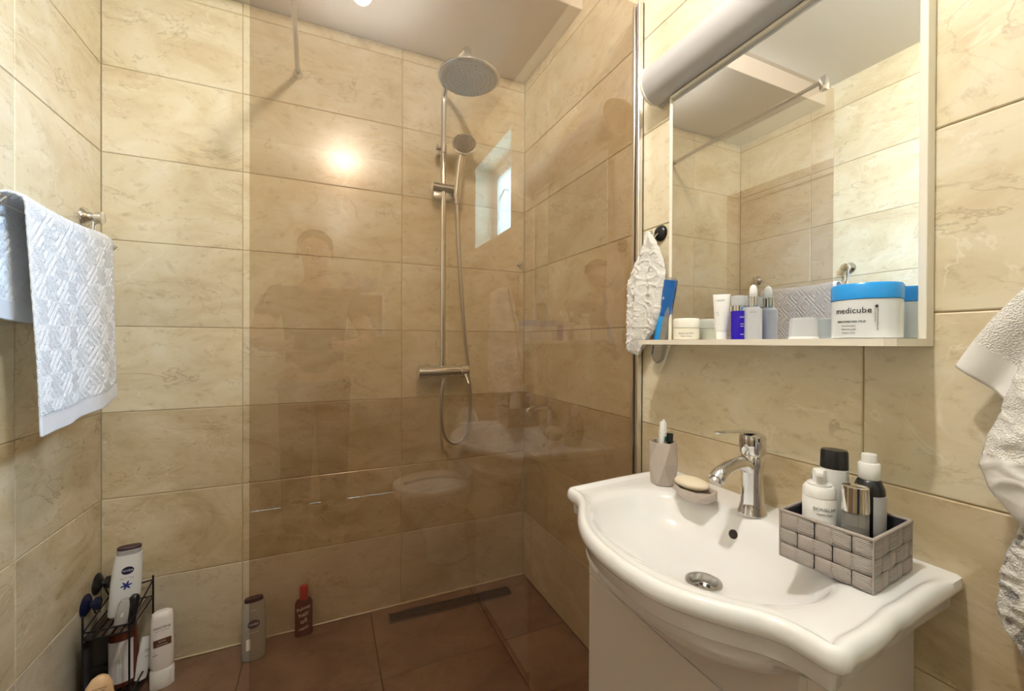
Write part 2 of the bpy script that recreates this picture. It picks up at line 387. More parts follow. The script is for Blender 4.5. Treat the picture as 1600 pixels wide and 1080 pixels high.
# ceiling lamp
t = thing('ceiling_lamp', 'small round ceiling lamp with a lit globe bulb', 'lamp', LAMP)
o = obj('lamp_base', loft(BM(), [(.030, .02), (.034, .05), (.057, .055)], seg=32), M['white'], t, 50)
bm = BM(); bmesh.ops.create_uvsphere(bm, u_segments=24, v_segments=16, radius=.036); o = obj('bulb', bm, M['bulb'], t, 180)

# ------------------------------------------------------------------ glass screen, its wall channel, clamp and rod
GY = 1.040
gs = thing('shower_screen', 'tall bronze-tinted glass shower screen', 'shower screen', (XR, GY, 0))
obj('glass_pane', box(BM(), -.147-XR, -.006, -.004, .004, .006, 2.23), M['glass'], gs)
bm = BM(); box(bm, -.022, -.001, -.016, -.0045, .004, 2.232, .001, 1); box(bm, -.022, -.001, .0045, .016, .004, 2.232, .001, 1); box(bm, -.0058, -.001, -.016, .016, .004, 2.232)
obj('wall_channel', bm, M['alu'], gs)
t = thing('support_rod', 'thin chrome support rod from glass screen to back wall', 'rod', (-.101, YB, 2.237))
bm = BM(); tube(bm, [(0, -.015, 0), (.016, -(YB-GY)+.0, .012)], .0085, 16); obj('rod', bm, M['chrome_b'], t, 60)
obj('wall_flange', loft(BM(), [(0, .018), (.006, .018), (.012, .013), (.03, .0125), (.032, .011)], mtx=RX(PI/2), seg=24), M['chrome'], t, 40)
bm = BM(); box(bm, .004, .028, -(YB-GY)-.014, -(YB-GY)+.014, -.03, .03, .004, 2); obj('glass_clamp', bm, M['chrome'], t, 40)

# ------------------------------------------------------------------ shower set
SX, SY = .482, 1.83
t = thing('shower_column', 'chrome shower column with round rain head, hand shower and mixer', 'shower', (SX, YB, 0))
def P(x, y, z): return (x-SX, y-YB, z)
bm = BM(); tube(bm, [P(SX, SY, 1.05)]+[P(SX, SY, z) for z in (1.3, 1.6, 1.9, 2.1)]+[P(*p) for p in spline([(SX, SY, 2.2), (SX, SY-.01, 2.262), (SX, SY-.05, 2.295), (SX, SY-.11, 2.30), (SX-.002, SY-.24, 2.285), (SX-.004, 1.50, 2.26), (SX-.006, 1.462, 2.23), (SX-.006, 1.46, 2.17)], 6)], .0125, 16)
obj('riser_pipe', bm, M['chrome'], t, 60)
hx, hy, hz = SX-.006, 1.456, 2.128
hd = obj('rain_head', loft(BM(), [(0, .1105), (.002, .1125), (.006, .1125), (.010, .105), (.018, .045), (.03, .024), (.055, .018), (.06, .012)], seg=64), M['chrome'], t, 40, loc=P(hx, hy, hz))
nb = loft(BM(), [(-.0022, .103), (.0005, .105)], seg=64); hf = obj('nozzle_plate', nb, mat('nozzle_plate', (.60, .62, .66), .35, .3), hd, 40)
bm = BM()
for r, n in ((.018, 8), (.034, 14), (.05, 20), (.066, 26), (.082, 32), (.096, 38)):
    for i in range(n):
        a = 2*PI*i/n; bmesh.ops.create_cone(bm, cap_ends=True, segments=6, radius1=.0018, radius2=.0024, depth=.004, matrix=TR(r*math.cos(a), r*math.sin(a), -.0035))
o = obj('nozzles', bm, mat('nozzle_rubber', (.62, .64, .68), .5), hd); o['kind'] = 'stuff'
# wall bracket high on the pipe
bm = BM(); tube(bm, [P(SX, YB, 2.03), P(SX, SY-.005, 2.03)], .011, 16); loft(bm, [(0, .02), (.006, .02), (.012, .012)], mtx=TR(*P(SX, YB-.0005, 2.03)) @ RX(PI/2), seg=20)
tube(bm, [P(SX+.005, SY, 2.03), P(SX-.035, SY, 2.03)], .009, 12); tube(bm, [P(SX-.028, SY, 2.048), P(SX-.028, SY, 2.005)], .004, 8); tube(bm, [P(SX, SY, 2.012), P(SX, SY, 2.048)], .0155, 20)
obj('wall_bracket', bm, M['chrome'], t, 40)
# slider with hand shower
bm = BM(); tube(bm, [P(SX-.05, SY-.002, 1.858), P(SX-.045, SY-.002, 1.858), P(SX+.072, SY-.012, 1.853)], .018, 20); box(bm, *[q for pr_ in ((-.047, .062), (SY-YB-.01, SY-YB+.022), (1.80, 1.838)) for q in pr_], .006, 2)
sl = obj('slider', bm, M['chrome_b'], t, 40)
hb = BM()
tube(hb, [P(*p) for p in spline([(.535, 1.79, 1.78), (.538, 1.788, 1.86), (.545, 1.778, 1.95), (.553, 1.765, 2.01)], 6)], .012, 16, rs=[.011+.0085*min(1, i/4) for i in range(19)])
hs = obj('hand_shower', hb, M['chrome'], t, 60)
mt = TR(*P(.557, 1.752, 2.035)) @ RZ(math.radians(-10)) @ RX(math.radians(70))
loftb = loft(BM(), [(.026, .01), (.022, .024), (.010, .040), (.0, .046), (-.005, .046), (-.006, .043)], mtx=mt, seg=40) if False else None
mt = TR(*P(.557, 1.760, 2.035)) @ RZ(math.radians(-16)) @ RX(math.radians(78))
o = obj('spray_head', loft(BM(), [(-.020, .014), (-.016, .032), (-.006, .048), (0, .053), (.005, .053), (.007, .050)], mtx=mt, seg=40), M['chrome'], hs, 40)
o = obj('spray_face', loft(BM(), [(.006, .046), (.0085, .0455)], mtx=mt, seg=40), mat('spray_face', (.55, .52, .5), .35, .5), hs, 40)
bm = BM()
for r, n in ((.010, 6), (.020, 12), (.031, 18), (.041, 24)):
    for i in range(n): a = 2*PI*i/n; bmesh.ops.create_cone(bm, cap_ends=True, segments=6, radius1=.0016, radius2=.0012, depth=.003, matrix=mt @ TR(r*math.cos(a), r*math.sin(a), .0095))
o = obj('spray_nozzles', bm, M['gap'], hs); o['kind'] = 'stuff'
# mixer
MZ = 1.035; MY = 1.815
bm = BM(); tube(bm, [P(.405, MY, MZ), P(.56, MY, MZ)], .026, 28)
for dx in (-.062, .062): loft(bm, [(0, .032), (.006, .031), (.014, .02), (.055, .019)], mtx=TR(*P(SX+dx, YB-.0005, MZ)) @ RX(PI/2), seg=28)
tube(bm, [P(SX, SY, MZ), P(SX, SY, MZ+.045)], .016, 24); tube(bm, [P(SX, SY-.01, MZ), P(SX, SY-.01, MZ-.036)], .011, 20)
mx = obj('mixer_valve', bm, M['chrome'], t, 40)
for a, b in ((.366, .408), (.557, .596)):
    bm = BM(); tube(bm, [P(a, MY, MZ), P(a+.003, MY, MZ), P(b-.003, MY, MZ), P(b, MY, MZ)], .025, 32, rs=[.026, .031, .031, .027]); k = obj('mixer_knob', bm, M['chrome'], mx, 40)
bm = BM(); tube(bm, [P(.575, MY-.01, MZ+.0), P(.580, MY-.035, MZ-.03), P(.582, MY-.05, MZ-.055)], .006, 10, rs=[.010, .008, .006]); obj('mixer_lever', bm, M['chrome'], mx, 60)
# ribbed hose
hp = spline([(.482, 1.82, MZ-.03), (.474, 1.812, .95), (.470, 1.81, .86), (.476, 1.81, .785), (.498, 1.81, .732), (.536, 1.81, .712), (.576, 1.81, .735), (.598, 1.81, .80), (.606, 1.808, .92), (.593, 1.805, 1.05), (.575, 1.80, 1.2), (.555, 1.797, 1.45), (.542, 1.795, 1.65), (.535, 1.79, 1.785)], 20)
bm = BM(); tube(bm, [P(*p) for p in hp], .0078, 10, rs=[.0082 if i % 2 else .0068 for i in range(len(hp))]); obj('hose', bm, M['chrome_b'], t, 60)

# linear drain
t = thing('floor_drain', 'long narrow dark metal drain grate set in shower floor', 'drain', (.52, 1.79, 0))
t.rotation_euler = (0, 0, -.035)
obj('drain_frame', (lambda b: [box(b, -.275, .275, -.034, -.030, -.004, .004), box(b, -.275, .275, .030, .034, -.004, .004), box(b, -.275, -.271, -.03, .03, -.004, .004), box(b, .271, .275, -.03, .03, -.004, .004), b][-1])(BM()), M['pewter'], t)
obj('drain_bed', box(BM(), -.272, .272, -.031, .031, -.004, .0012), M['gap'], t)
bm = BM()
for i in range(60):
    x = -.267+i*.0091
    for j in range(4):
        y = -.023+j*.0153
        box(bm, x-.0028, x+.0028, y-.005+(i % 2)*.003, y+.005+(i % 2)*.003-.002, .001, .0034)
o = obj('drain_grate', bm, mat('drain_metal', (.16, .12, .10), .35, 1), t); o['kind'] = 'stuff'

# ------------------------------------------------------------------ mirror with shelf
MX = .893; MY0, MY1, MZ0, MZ1 = .340, .893, 1.174, 1.860
t = thing('wall_mirror', 'rectangular wall mirror in thin white frame with bottom shelf', 'mirror', (XR, .616, MZ0))
def Q(x, y, z): return (x-XR, y-.616, z-MZ0)
def qbox(bm, x0, x1, y0, y1, z0, z1, bev=0): a = Q(x0, y0, z0); b = Q(x1, y1, z1); return box(bm, a[0], b[0], a[1], b[1], a[2], b[2], bev, 1)
obj('mirror_glass', qbox(BM(), MX, MX+.004, MY0+.010, MY1-.003, MZ0, MZ1-.004), M['mirror'], t)
obj('backboard', qbox(BM(), MX+.0042, XR-.0005, MY0+.004, MY1-.002, MZ0-.005, MZ1-.002), M['frame'], t)
obj('frame_side', qbox(BM(), MX-.006, XR-.0006, MY0-.001, MY0+.010, MZ0-.012, MZ1, .001), M['frame'], t)
obj('frame_side', qbox(BM(), MX-.004, XR-.0006, MY1-.003, MY1+.003, MZ0-.012, MZ1, .001), M['frame'], t)
obj('frame_top', qbox(BM(), MX-.005, XR-.0006, MY0, MY1, MZ1-.004, MZ1+.004, .001), M['frame'], t)
bm = BM(); vs = []
for z in (MZ0-.012, MZ0):
    vs.append([bm.verts.new(Q(x, y, z)) for x, y in ((.790, .352), (.790, .905), (.800, .912), (MX, .912), (MX, MY0-.001), (.800, .340))])
bridge(bm, vs[0], vs[1]); bm.faces.new(vs[0][::-1]); bm.faces.new(vs[1]); obj('shelf', bm, M['frame'], t)

# tube light fixture over the mirror
t = thing('mirror_light', 'long white moulded lamp canopy above the mirror', 'lamp', (XR, .6, 1.866))
prof = [(-.0005, -.002), (-.016, -.002), (-.018, .0), (-.040, -.001), (-.060, .008), (-.072, .024), (-.080, .042), (-.083, .060), (-.078, .080), (-.062, .097), (-.040, .108), (-.0005, .112)]
def extrude_prof(pf, y0, y1):
    bm = BM(); a = [bm.verts.new((x, y0, z)) for x, z in pf]; b = [bm.verts.new((x, y1, z)) for x, z in pf]
    bridge(bm, a, b); bm.faces.new(a[::-1]); bm.faces.new(b); return bm
obj('lamp_cover', extrude_prof(prof, -.32, .345), mat('satin_cover', (.55, .54, .54), .32), t, 30)
for y0, y1 in ((.345, .351), (-.326, -.32)):
    obj('end_cap', extrude_prof([(x*1.05 if x < -.02 else x, z+(.003 if z > .05 else -.002)) for x, z in prof], y0, y1), M['frame'], t, 30)

# ------------------------------------------------------------------ items on the mirror shelf
SZ = MZ0
def cyl(name, parent, secs, m, n=2, seg=36, sm=40, mtx=None): return obj(name, loft(BM(), secs, n, seg, mtx), m, parent, sm)
x, y = .852, .797
t = thing('cream_jar', 'squat cream-white jar at left end of the mirror shelf', 'jar', (x, y, SZ), face_cam(x, y))
cyl('body', t, [(0, .028), (.002, .031), (.030, .031), (.0305, .029)], M['cream']); cyl('lid', t, [(.031, .0315), (.033, .032), (.052, .032), (.055, .030)], mat('jar_lid', (.90, .88, .80), .25))
text('lettering', 'MARY&MAY', .007, M['greyink'], t, TR(0, 0, .016), .031); text('lettering', 'VEGAN CREAM', .004, M['greyink'], t, TR(0, 0, .009), .031)
x, y = .852, .692
t = thing('cream_tube', 'white squeeze tube standing on its cap beside the cream jar', 'tube', (x, y, SZ), face_cam(x, y))
cyl('body', t, [(.020, .0125, .0125), (.030, .0145, .013), (.07, .0165, .009), (.103, .0185, .0025), (.107, .0187, .0014)], M['white']); cyl('cap', t, [(0, .0105), (.001, .0115), (.0185, .012), (.020, .0115)], mat('tube_cap', (.93, .93, .92), .2))
for s, sz, z in (('LAGOM', .0055, .092), ('CELLUP', .003, .068), ('MICRO FOAM', .003, .063), ('CLEANSER', .003, .058), ('150 ml', .0025, .036)): text('lettering', s, sz, M['greyink'], t, TR(-.003, -.0125+.11*(z-.03), z))
obj('neck_line', loft(BM(), [(.0196, .0122), (.0212, .0126)], seg=30), M['greyplast'], t)
x, y = .853, .649
t = thing('serum_bottle', 'cobalt-blue glass bottle with silver collar and clear cap', 'bottle', (x, y, SZ), face_cam(x, y))
cyl('body', t, [(0, .0145), (.001, .016), (.062, .016), (.064, .0155)], M['cobalt']); cyl('collar', t, [(.0645, .0158), (.076, .0158), (.077, .014)], M['chrome']); cyl('cap', t, [(.0772, .0135), (.080, .0145), (.097, .0145), (.099, .013)], M['frost'])
for z in (.05, .035, .03, .012): text('lettering', 'SERUM' if z > .04 else 'hydra', .0035, M['white'], t, RZ(.5) @ TR(0, 0, z), .016)
x, y = .868, .624
t = thing('dropper_bottle', 'frosted clear bottle with silver collar and white rubber dropper', 'bottle', (x, y, SZ), face_cam(x, y))
cyl('body', t, [(0, .015), (.001, .0175), (.066, .0175), (.070, .015), (.073, .009)], M['frost'], 3); cyl('collar', t, [(.073, .011), (.0735, .0115), (.095, .0115), (.0955, .010)], M['chrome']); cyl('dropper_bulb', t, [(.0956, .0085), (.105, .0078), (.113, .0075), (.119, .0055), (.122, .0015)], M['white'], sm=180)
wrap('liquid_line', M['white'], t, .0178, .044, .0455, -.9, .9)
text('lettering', 'AMPOULE', .0035, M['greyink'], t, TR(0, 0, .06), .0178)
x, y = .859, .512
t = thing('small_clear_jar', 'small upturned clear plastic pot between dropper bottle and blue jar', 'pot', (x, y, SZ), face_cam(x, y))
cyl('body', t, [(0, .0245), (.036, .0235), (.041, .0215), (.042, .018)], M['frost'], 3); cyl('rim', t, [(.0005, .0252), (.004, .0252), (.005, .0247)], M['white'], 3)
x, y = .838, .398
t = thing('pad_jar', 'large white jar with bright blue lid at right end of the shelf', 'jar', (x, y, SZ), face_cam(x, y))
cyl('body', t, [(0, .0435), (.002, .0470), (.064, .0470), (.065, .045)], mat('jar_body', (.86, .91, .96), .25), 2, 64); cyl('lid', t, [(.065, .0475), (.0655, .0480), (.087, .0480), (.091, .0455)], M['skyblue'], 2, 64)
text('lettering', 'medicube', .0135, M['ink'], t, RZ(-.40) @ TR(0, 0, .046), .0472)
bm = BM(); box(bm, -.0022, .0022, -.0006, .0004, -.0007, .0007); box(bm, -.0007, .0007, -.0006, .0004, -.0022, .0022); bmesh.ops.transform(bm, matrix=RZ(.27) @ TR(0, -.0475, .052), verts=bm.verts[:]); obj('plus_mark', bm, M['ink'], t)
text('lettering', 'ZERO PORE PAD MILD', .0042, M['ink'], t, RZ(-.45) @ TR(0, 0, .028), .0472)
for z, s in ((.0215, 'for all skin types'), (.016, 'facial toner pads'), (.010, '70 pads / 155 g')): text('lettering', s, .0031, M['greyink'], t, RZ(-.5) @ TR(0, 0, z), .0472)
text('lettering', 'ZERO PORE PAD dermatologist tested', .0026, M['greyink'], t, RZ(.30) @ TR(0, -.0477, .034) @ RY(-PI/2)); text('lettering', 'pore and sebum care', .0026, M['greyink'], t, RZ(.23) @ TR(0, -.0477, .038) @ RY(-PI/2))

# ------------------------------------------------------------------ washbasin
CX, CY = .655, .592
out = [(.912, .304), (.9118, .3005), (.908, .2995), (.89, .299), (.85, .297), (.79, .294), (.734, .290), (.700, .289), (.663, .284), (.62, .280), (.582, .279), (.556, .276), (.542, .280), (.536, .292), (.535, .312), (.532, .336), (.520, .360), (.495, .390), (.467, .430), (.447, .472), (.438, .520), (.436, .565), (.440, .620), (.453, .675), (.474, .722), (.499, .762), (.524, .800), (.539, .835), (.542, .862), (.546, .880), (.560, .888), (.60, .892), (.70, .901), (.80, .907), (.89, .9105), (.908, .911), (.9118, .9105), (.912, .907), (.912, .89), (.912, .75), (.912, .60), (.912, .45), (.912, .32)]
def resample(pts, n):
    P_ = spline([(a, b, 0) for a, b in pts+[pts[0]]], 8)
    # keep wall side straight
    P_ = [Vector((min(p.x, .912), p.y, 0)) for p in P_]
    d = [0]
    for i in range(1, len(P_)): d.append(d[-1]+(P_[i]-P_[i-1]).length)
    res = []; j = 0
    for k in range(n):
        s = d[-1]*k/n
        while d[j+1] < s: j += 1
        f = (s-d[j])/max(d[j+1]-d[j], 1e-9); res.append(P_[j].lerp(P_[j+1], f))
    return res
NS = 200
O = resample(out, NS)
nr = []
for i in range(NS):
    tg = O[(i+2) % NS]-O[(i-2) % NS]; n = Vector((-tg.y, tg.x, 0)).normalized()
    if n.dot(Vector((CX, CY, 0))-O[i]) < 0: n = -n
    nr.append(n)
def off(d, z, wall=0):
    r = []
    for i in range(NS):
        p = O[i]+nr[i]*d; k = min(max((O[i].x-.82)/.06, 0), 1)
        q = Vector((O[i].x, CY+(O[i].y-CY)*(1-d/.31), 0)); p = p.lerp(q, k)
        p = Vector((min(p.x, .9115), p.y, z+k*(min(z, .802)-z))); r.append(p)
    return r
def ell(ax, ay, z, cx=.640, cy=.592, n=2.2):
    r = []
    for i in range(NS):
        a = math.atan2((O[i].y-CY)/.31, (O[i].x-CX)/.257); c, s = math.cos(a), math.sin(a)
        r.append(Vector((cx+ax*math.copysign(abs(c)**(2/n), c), cy+ay*math.copysign(abs(s)**(2/n), s), z)))
    return r
def mixr(a, b, t, z): return [Vector((p.x*(1-t)+q.x*t, p.y*(1-t)+q.y*t, z)) for p, q in zip(a, b)]
B = ell(.170, .235, .800, .652)
g0 = off(.027, .802)
rings = [ell(.08, .10, .650, .682), ell(.135, .18, .660, .682), ell(.172, .222, .688, .670), ell(.188, .238, .718, .662), off(.036, .741), off(.022, .744), off(.0165, .749), off(.0145, .773), off(.0125, .776), off(.004, .779), off(.0006, .784), off(.0, .793), off(.002, .801), off(.006, .8065), off(.011, .8085), off(.016, .8078), off(.021, .8045), off(.0235, .8025), g0,
         mixr(g0, B, .45, .8015), mixr(g0, B, .85, .801), mixr(g0, B, .95, .7995), ell(.165, .230, .797, .652), ell(.158, .223, .788, .652), ell(.150, .213, .772, .652), ell(.140, .195, .750, .655), ell(.120, .165, .730, .658), ell(.090, .120, .716, .660), ell(.06, .07, .708, .663, .585), ell(.034, .034, .704, .667, .580, 2), ell(.0295, .0295, .702, .667, .578, 2), ell(.025, .025, .6995, .667, .578, 2), ell(.0245, .0245, .684, .667, .578, 2)]
bm = BM(); pv = None
for r in rings:
    vs = [bm.verts.new(p-Vector((XR, CY, .8))) for p in r]
    if pv: bridge(bm, pv, vs)
    else: bm.faces.new(vs[::-1])
    pv = vs
bm.faces.new(pv)
sk = thing('washbasin', 'white ceramic washbasin with bowed scalloped front edge', 'sink', (XR, CY, .8))
o = obj('basin', bm, M['ceramic'], sk, 52)
def K(x, y, z): return (x-XR, y-CY, z-.8)
dm = TR(*K(.667, .578, .7035)) @ RY(.0)
dr_ = obj('drain', loft(BM(), [(-.001, .0335), (.003, .0335), (.0045, .031), (.004, .026), (-.002, .0225), (-.010, .021), (-.0105, .002)], mtx=dm, seg=40, cap0=False), M['chrome_b'], sk, 40)
bm = BM()
for i in range(6): a = 2*PI*i/6; loft(bm, [(-.0100, .0036), (-.0085, .0036)], mtx=dm @ TR(.0125*math.cos(a), .0125*math.sin(a), 0), seg=12)
o = obj('drain_shade_discs', bm, M['gap'], dr_)  # dark discs on the cup floor, painted shade of the openings
cyl('drain_screw', dr_, [(-.010, .005), (-.008, .005), (-.007, .003)], M['chrome'], mtx=dm)
om = TR(*K(.7975, .6147, .757)) @ Vector((0, 0, 1)).rotation_difference(Vector((-.94, -.06, .34))).to_matrix().to_4x4()
cyl('overflow_shade_disc', sk, [(-.004, .0095), (.0026, .0095), (.0032, .0085)], M['gap'], mtx=om, seg=24)  # dark disc on the bowl wall, painted shade of the overflow opening

# vanity cabinet
cb = thing('vanity_cabinet', 'glossy off-white vanity cabinet under the washbasin', 'cabinet', (XR, CY, 0))
def cbx(n, x0, x1, y0, y1, z0, z1, m=M['cab'], bev=.0015, par=cb):
    a = K(x0, y0, z0+.8); b = K(x1, y1, z1+.8); return obj(n, box(BM(), a[0], b[0], a[1], b[1], z0, z1, bev, 1), m, par)
cbx('side_panel', .618, XR-.001, .360, .376, .0, .740); cbx('side_panel', .618, XR-.001, .846, .862, .0, .740)
cbx('back_panel', XR-.012, XR-.001, .3765, .8455, .02, .70); cbx('bottom_panel', .62, XR-.013, .3765, .8455, .08, .096); cbx('plinth', .64, .655, .377, .845, .0, .078, M['gap'])
bm = BM(); ap = [(.360, .592)]+[(.862, .592), (.862, .740), (.842, .740)]+[(CY+.195*math.cos(PI*i/24), .740-.055*math.sin(PI*i/24)**.6) for i in range(1, 24)]+[(.372, .740), (.360, .740)]
f_ = [bm.verts.new(K(.600, y_, z_+.8)) for y_, z_ in ap]; b_ = [bm.verts.new(K(.617, y_, z_+.8)) for y_, z_ in ap]
for v_ in f_+b_: v_.co.z -= 0
bridge(bm, f_, b_); bm.faces.new(f_); bm.faces.new(b_[::-1]); obj('front_apron', bm, M['cab'], cb)
cbx('gap_shade_strip', .612, .6175, .361, .861, .580, .600, M['gap'], 0)  # dark strip behind the seam above the door, its shade as colour
cbx('door', .600, .6115, .360, .862, .09, .5885)

# faucet
fx, fy, fz = .838, .602, .8015
t = thing('basin_faucet', 'chrome single-lever basin mixer tap with curved spout', 'faucet', (fx, fy, fz))
cyl('body', t, [(0, .0285), (.003, .0285), (.006, .0265), (.025, .0232), (.055, .0212), (.085, .0215), (.105, .0235), (.125, .0225), (.1265, .0215)], M['chrome'])
bm = BM(); sp = spline([(-.004, 0, .098), (-.035, 0, .112), (-.070, 0, .108), (-.095, 0, .098), (-.108, 0, .086)], 6)
tube(bm, sp, .015, 20, rs=[.0185, .0175, .0165, .0155, .015, .0145, .0142, .014, .0138, .0136, .0134, .0133, .0132, .0132, .0133, .0135, .0138, .0142, .0146, .015, .0155, .0158, .016, .0162, .0162][:len(sp)])
obj('spout', bm, M['chrome'], t, 60)
d = (sp[-1]-sp[-3]).normalized(); bm = BM(); tube(bm, [sp[-1], sp[-1]+d*.008], .0125, 20); obj('aerator', bm, M['chrome_b'], t, 40)
cyl('lever_hub', t, [(.1275, .0235), (.130, .0250), (.160, .0262), (.168, .0245), (.171, .019), (.172, .002)], M['chrome'])
bm = BM(); prev = None
for x_, hw, z_, th in ((.010, .012, .169, .006), (-.02, .012, .174, .006), (-.05, .010, .177, .0045), (-.08, .0095, .180, .0038), (-.105, .0095, .180, .0034), (-.113, .006, .179, .003)):
    r = [bm.verts.new((x_, -hw, z_)), bm.verts.new((x_, hw, z_)), bm.verts.new((x_, hw*.8, z_+th)), bm.verts.new((x_, -hw*.8, z_+th))]
    if prev: bridge(bm, prev, r)
    else: bm.faces.new(r)
    prev = r
bm.faces.new(prev[::-1]); o = obj('lever', bm, M['chrome'], t, 180); bv = o.modifiers.new('b', 'BEVEL'); bv.width = .0015; bv.segments = 2
bm = BM(); bmesh.ops.create_uvsphere(bm, u_segments=12, v_segments=8, radius=.0042, matrix=TR(-.0240, -.004, .147)); obj('indicator', bm, M['white'], t, 180)

# tumbler with toothbrushes and paste tube
x, y = .800, .822
t = thing('toothbrush_tumbler', 'taupe faceted resin tumbler holding toothpaste at left end of the washbasin', 'tumbler', (x, y, .8025), .35)
bm = BM()
N6 = 6
def hexring(r, z, tw=0): return [bm.verts.new((r*math.cos(2*PI*i/N6+tw), r*math.sin(2*PI*i/N6+tw), z)) for i in range(N6)]
rr = [hexring(.030, 0), hexring(.040, .055, PI/6), hexring(.034, .109, 0), hexring(.031, .109, 0), hexring(.029, .02, 0)]
bm.faces.new(rr[0][::-1])
def tri(a, b, s):
    for i in range(N6):
        j = (i+1) % N6
        if s: bm.faces.new((a[i], a[j], b[i])); bm.faces.new((a[j], b[j], b[i]))
        else: bm.faces.new((a[i], a[j], b[j])); bm.faces.new((a[i], b[j], b[i]))
tri(rr[0], rr[1], True); tri(rr[1], rr[2], False); bridge(bm, rr[2], rr[3]); bridge(bm, rr[3], rr[4]); bm.faces.new(rr[4])
o = obj('tumbler_body', bm, M['stone'], t); bv = o.modifiers.new('b', 'BEVEL'); bv.width = .0015; bv.segments = 2
# contents
t = thing('toothpaste_tube', 'white toothpaste tube standing in the taupe tumbler', 'tube', (x-.003, y+.004, .842), 0, rot=(.02, .07, .3))
cyl('body', t, [(0, .013, .002), (.05, .0125, .008), (.095, .0105, .0105), (.098, .007)], M['white']); cyl('cap', t, [(.0975, .0098), (.118, .009), (.1185, .004), (.124, .0035)], M['white'])
bm = BM(); box(bm, -.008, .008, -.0106, -.0095, .07, .082); obj('print_band', bm, mat('green_print', (.02, .2, .15), .4), t)
t = thing('black_toothbrush', 'black toothbrush handle leaning in the taupe tumbler', 'toothbrush', (x+.004, y-.008, .825), 0, rot=(-.05, .10, -.4))
bm = BM(); tube(bm, spline([(0, 0, 0), (0, .001, .04), (.0, .0, .08), (.001, 0, .108)], 5), .004, 10, rs=[.0045]*10+[.004, .0035, .003, .003, .003, .003]); obj('handle', bm, M['black'], t, 60)
obj('brush_head', box(BM(), -.006, .008, -.005, .005, .085, .108, .002), M['black'], t)
t = thing('grey_toothbrush', 'slim grey toothbrush tilting right in the taupe tumbler', 'toothbrush', (x+.010, y-.006, .825), 0, rot=(-.10, .14, 0))
bm = BM(); tube(bm, [(0, 0, 0), (0, 0, .06), (0, 0, .105)], .003, 10, rs=[.004, .0035, .0025]); obj('handle', bm, M['greyplast'], t, 60)
obj('bristles', box(BM(), -.009, -.0025, -.003, .003, .090, .104), M['cream'], t)

# soap dish and soap
x, y = .785, .705
t = thing('soap_dish', 'taupe faceted resin soap dish left of the tap', 'soap dish', (x, y, .8025), .2)
bm = BM(); N6 = 7
def hr(a, b, z, tw=0): return [bm.verts.new((a*math.cos(2*PI*i/N6+tw), b*math.sin(2*PI*i/N6+tw), z)) for i in range(N6)]
q = [hr(.026, .034, 0), hr(.041, .054, .016, .15), hr(.038, .050, .027, .0), hr(.033, .045, .027, 0), hr(.024, .032, .012)]
bm.faces.new(q[0][::-1]); tri(q[0], q[1], True); tri(q[1], q[2], False); bridge(bm, q[2], q[3]); bridge(bm, q[3], q[4]); bm.faces.new(q[4])
o = obj('dish_body', bm, M['stone'], t); bv = o.modifiers.new('b', 'BEVEL'); bv.width = .0012; bv.segments = 2
bm = BM(); bmesh.ops.create_uvsphere(bm, u_segments=32, v_segments=20, radius=1, matrix=TR(.783, .714, .8385) @ RZ(.15) @ Matrix.Diagonal((.027, .042, .0135, 1)))
tag(obj('soap_bar', bm, M['soap'], None, 180), 'oval cream soap bar lying on the taupe dish', 'soap')

# ------------------------------------------------------------------ woven basket and what is in it
BX, BY, BA = .785, .402, .09
t = thing('woven_basket', 'small grey woven ribbon basket on right side of the washbasin', 'basket', (BX, BY, .8025), BA)
hw, hd, hh = .068, .0635, .079
bm = BM()
def shell(bm, a, b, z0, z1, th):
    for x0, x1, y0, y1 in ((-a, a, -b, -b+th), (-a, a, b-th, b), (-a, -a+th, -b+th, b-th), (a-th, a, -b+th, b-th)): box(bm, x0, x1, y0, y1, z0, z1)
shell(bm, hw-.002, hd-.002, .001, hh-.002, .002); box(bm, -hw+.003, hw-.003, -hd+.003, hd-.003, .001, .003)
obj('lining', bm, M['lining'], t)
def pad(bm_, u0, u1, z0, z1, f, bulge, ua, ub):
    nu, nz = 5, 4; B_ = lambda u: max(0, math.sin(PI*min(max((u-ua)/(ub-ua), 0), 1)))**.4
    g = [[bm_.verts.new(f(u0+(u1-u0)*i/nu, z0+(z1-z0)*j/nz, bulge*B_(u0+(u1-u0)*i/nu)*(.6+.4*(math.sin(PI*j/nz))))) for j in range(nz+1)] for i in range(nu+1)]
    for i in range(nu):
        for j in range(nz): bm_.faces.new((g[i][j], g[i+1][j], g[i+1][j+1], g[i][j+1]))
    return bm_
faces = [(lambda u, z, d: (-hw-d+.0, u, z), hd, -1), (lambda u, z, d: (u, -hd-d, z), hw, 1), (lambda u, z, d: (hw+d, u, z), hd, 1), (lambda u, z, d: (u, hd+d, z), hw, 1)]
rowh = hh/3.15
for fi, (f, half, _) in enumerate(faces):
    for r in range(3):
        st = .025 if (r+fi) % 2 == 0 else .05
        us = [-half]+[-half+st+.05*k for k in range(4) if -half+st+.05*k < half-.006]+[half]
        for k in range(len(us)-1):
            z0, z1 = r*rowh+.0006, (r+1)*rowh-.0006+(.002 if r == 2 else 0)
            md = min(us[k]+.025, us[k+1]) if k else us[k+1]-.025
            parts = [(us[k]+.0009, md), (md, us[k+1]-.0009)] if md-us[k] > .004 and us[k+1]-md > .004 else [(us[k]+.0006, us[k+1]-.0006)]
            for q_, (a_, b_) in enumerate(parts):
                bm = pad(BM(), a_, b_, z0, z1, f, .0026, us[k]-.0002, us[k+1]+.0002)
                o = obj('woven_ribbon', bm, M['weave2'] if q_ == 0 else M['weave'], t, 60)
                sd = o.modifiers.new('s', 'SOLIDIFY'); sd.thickness = .0012; sd.offset = 0
bm = BM()
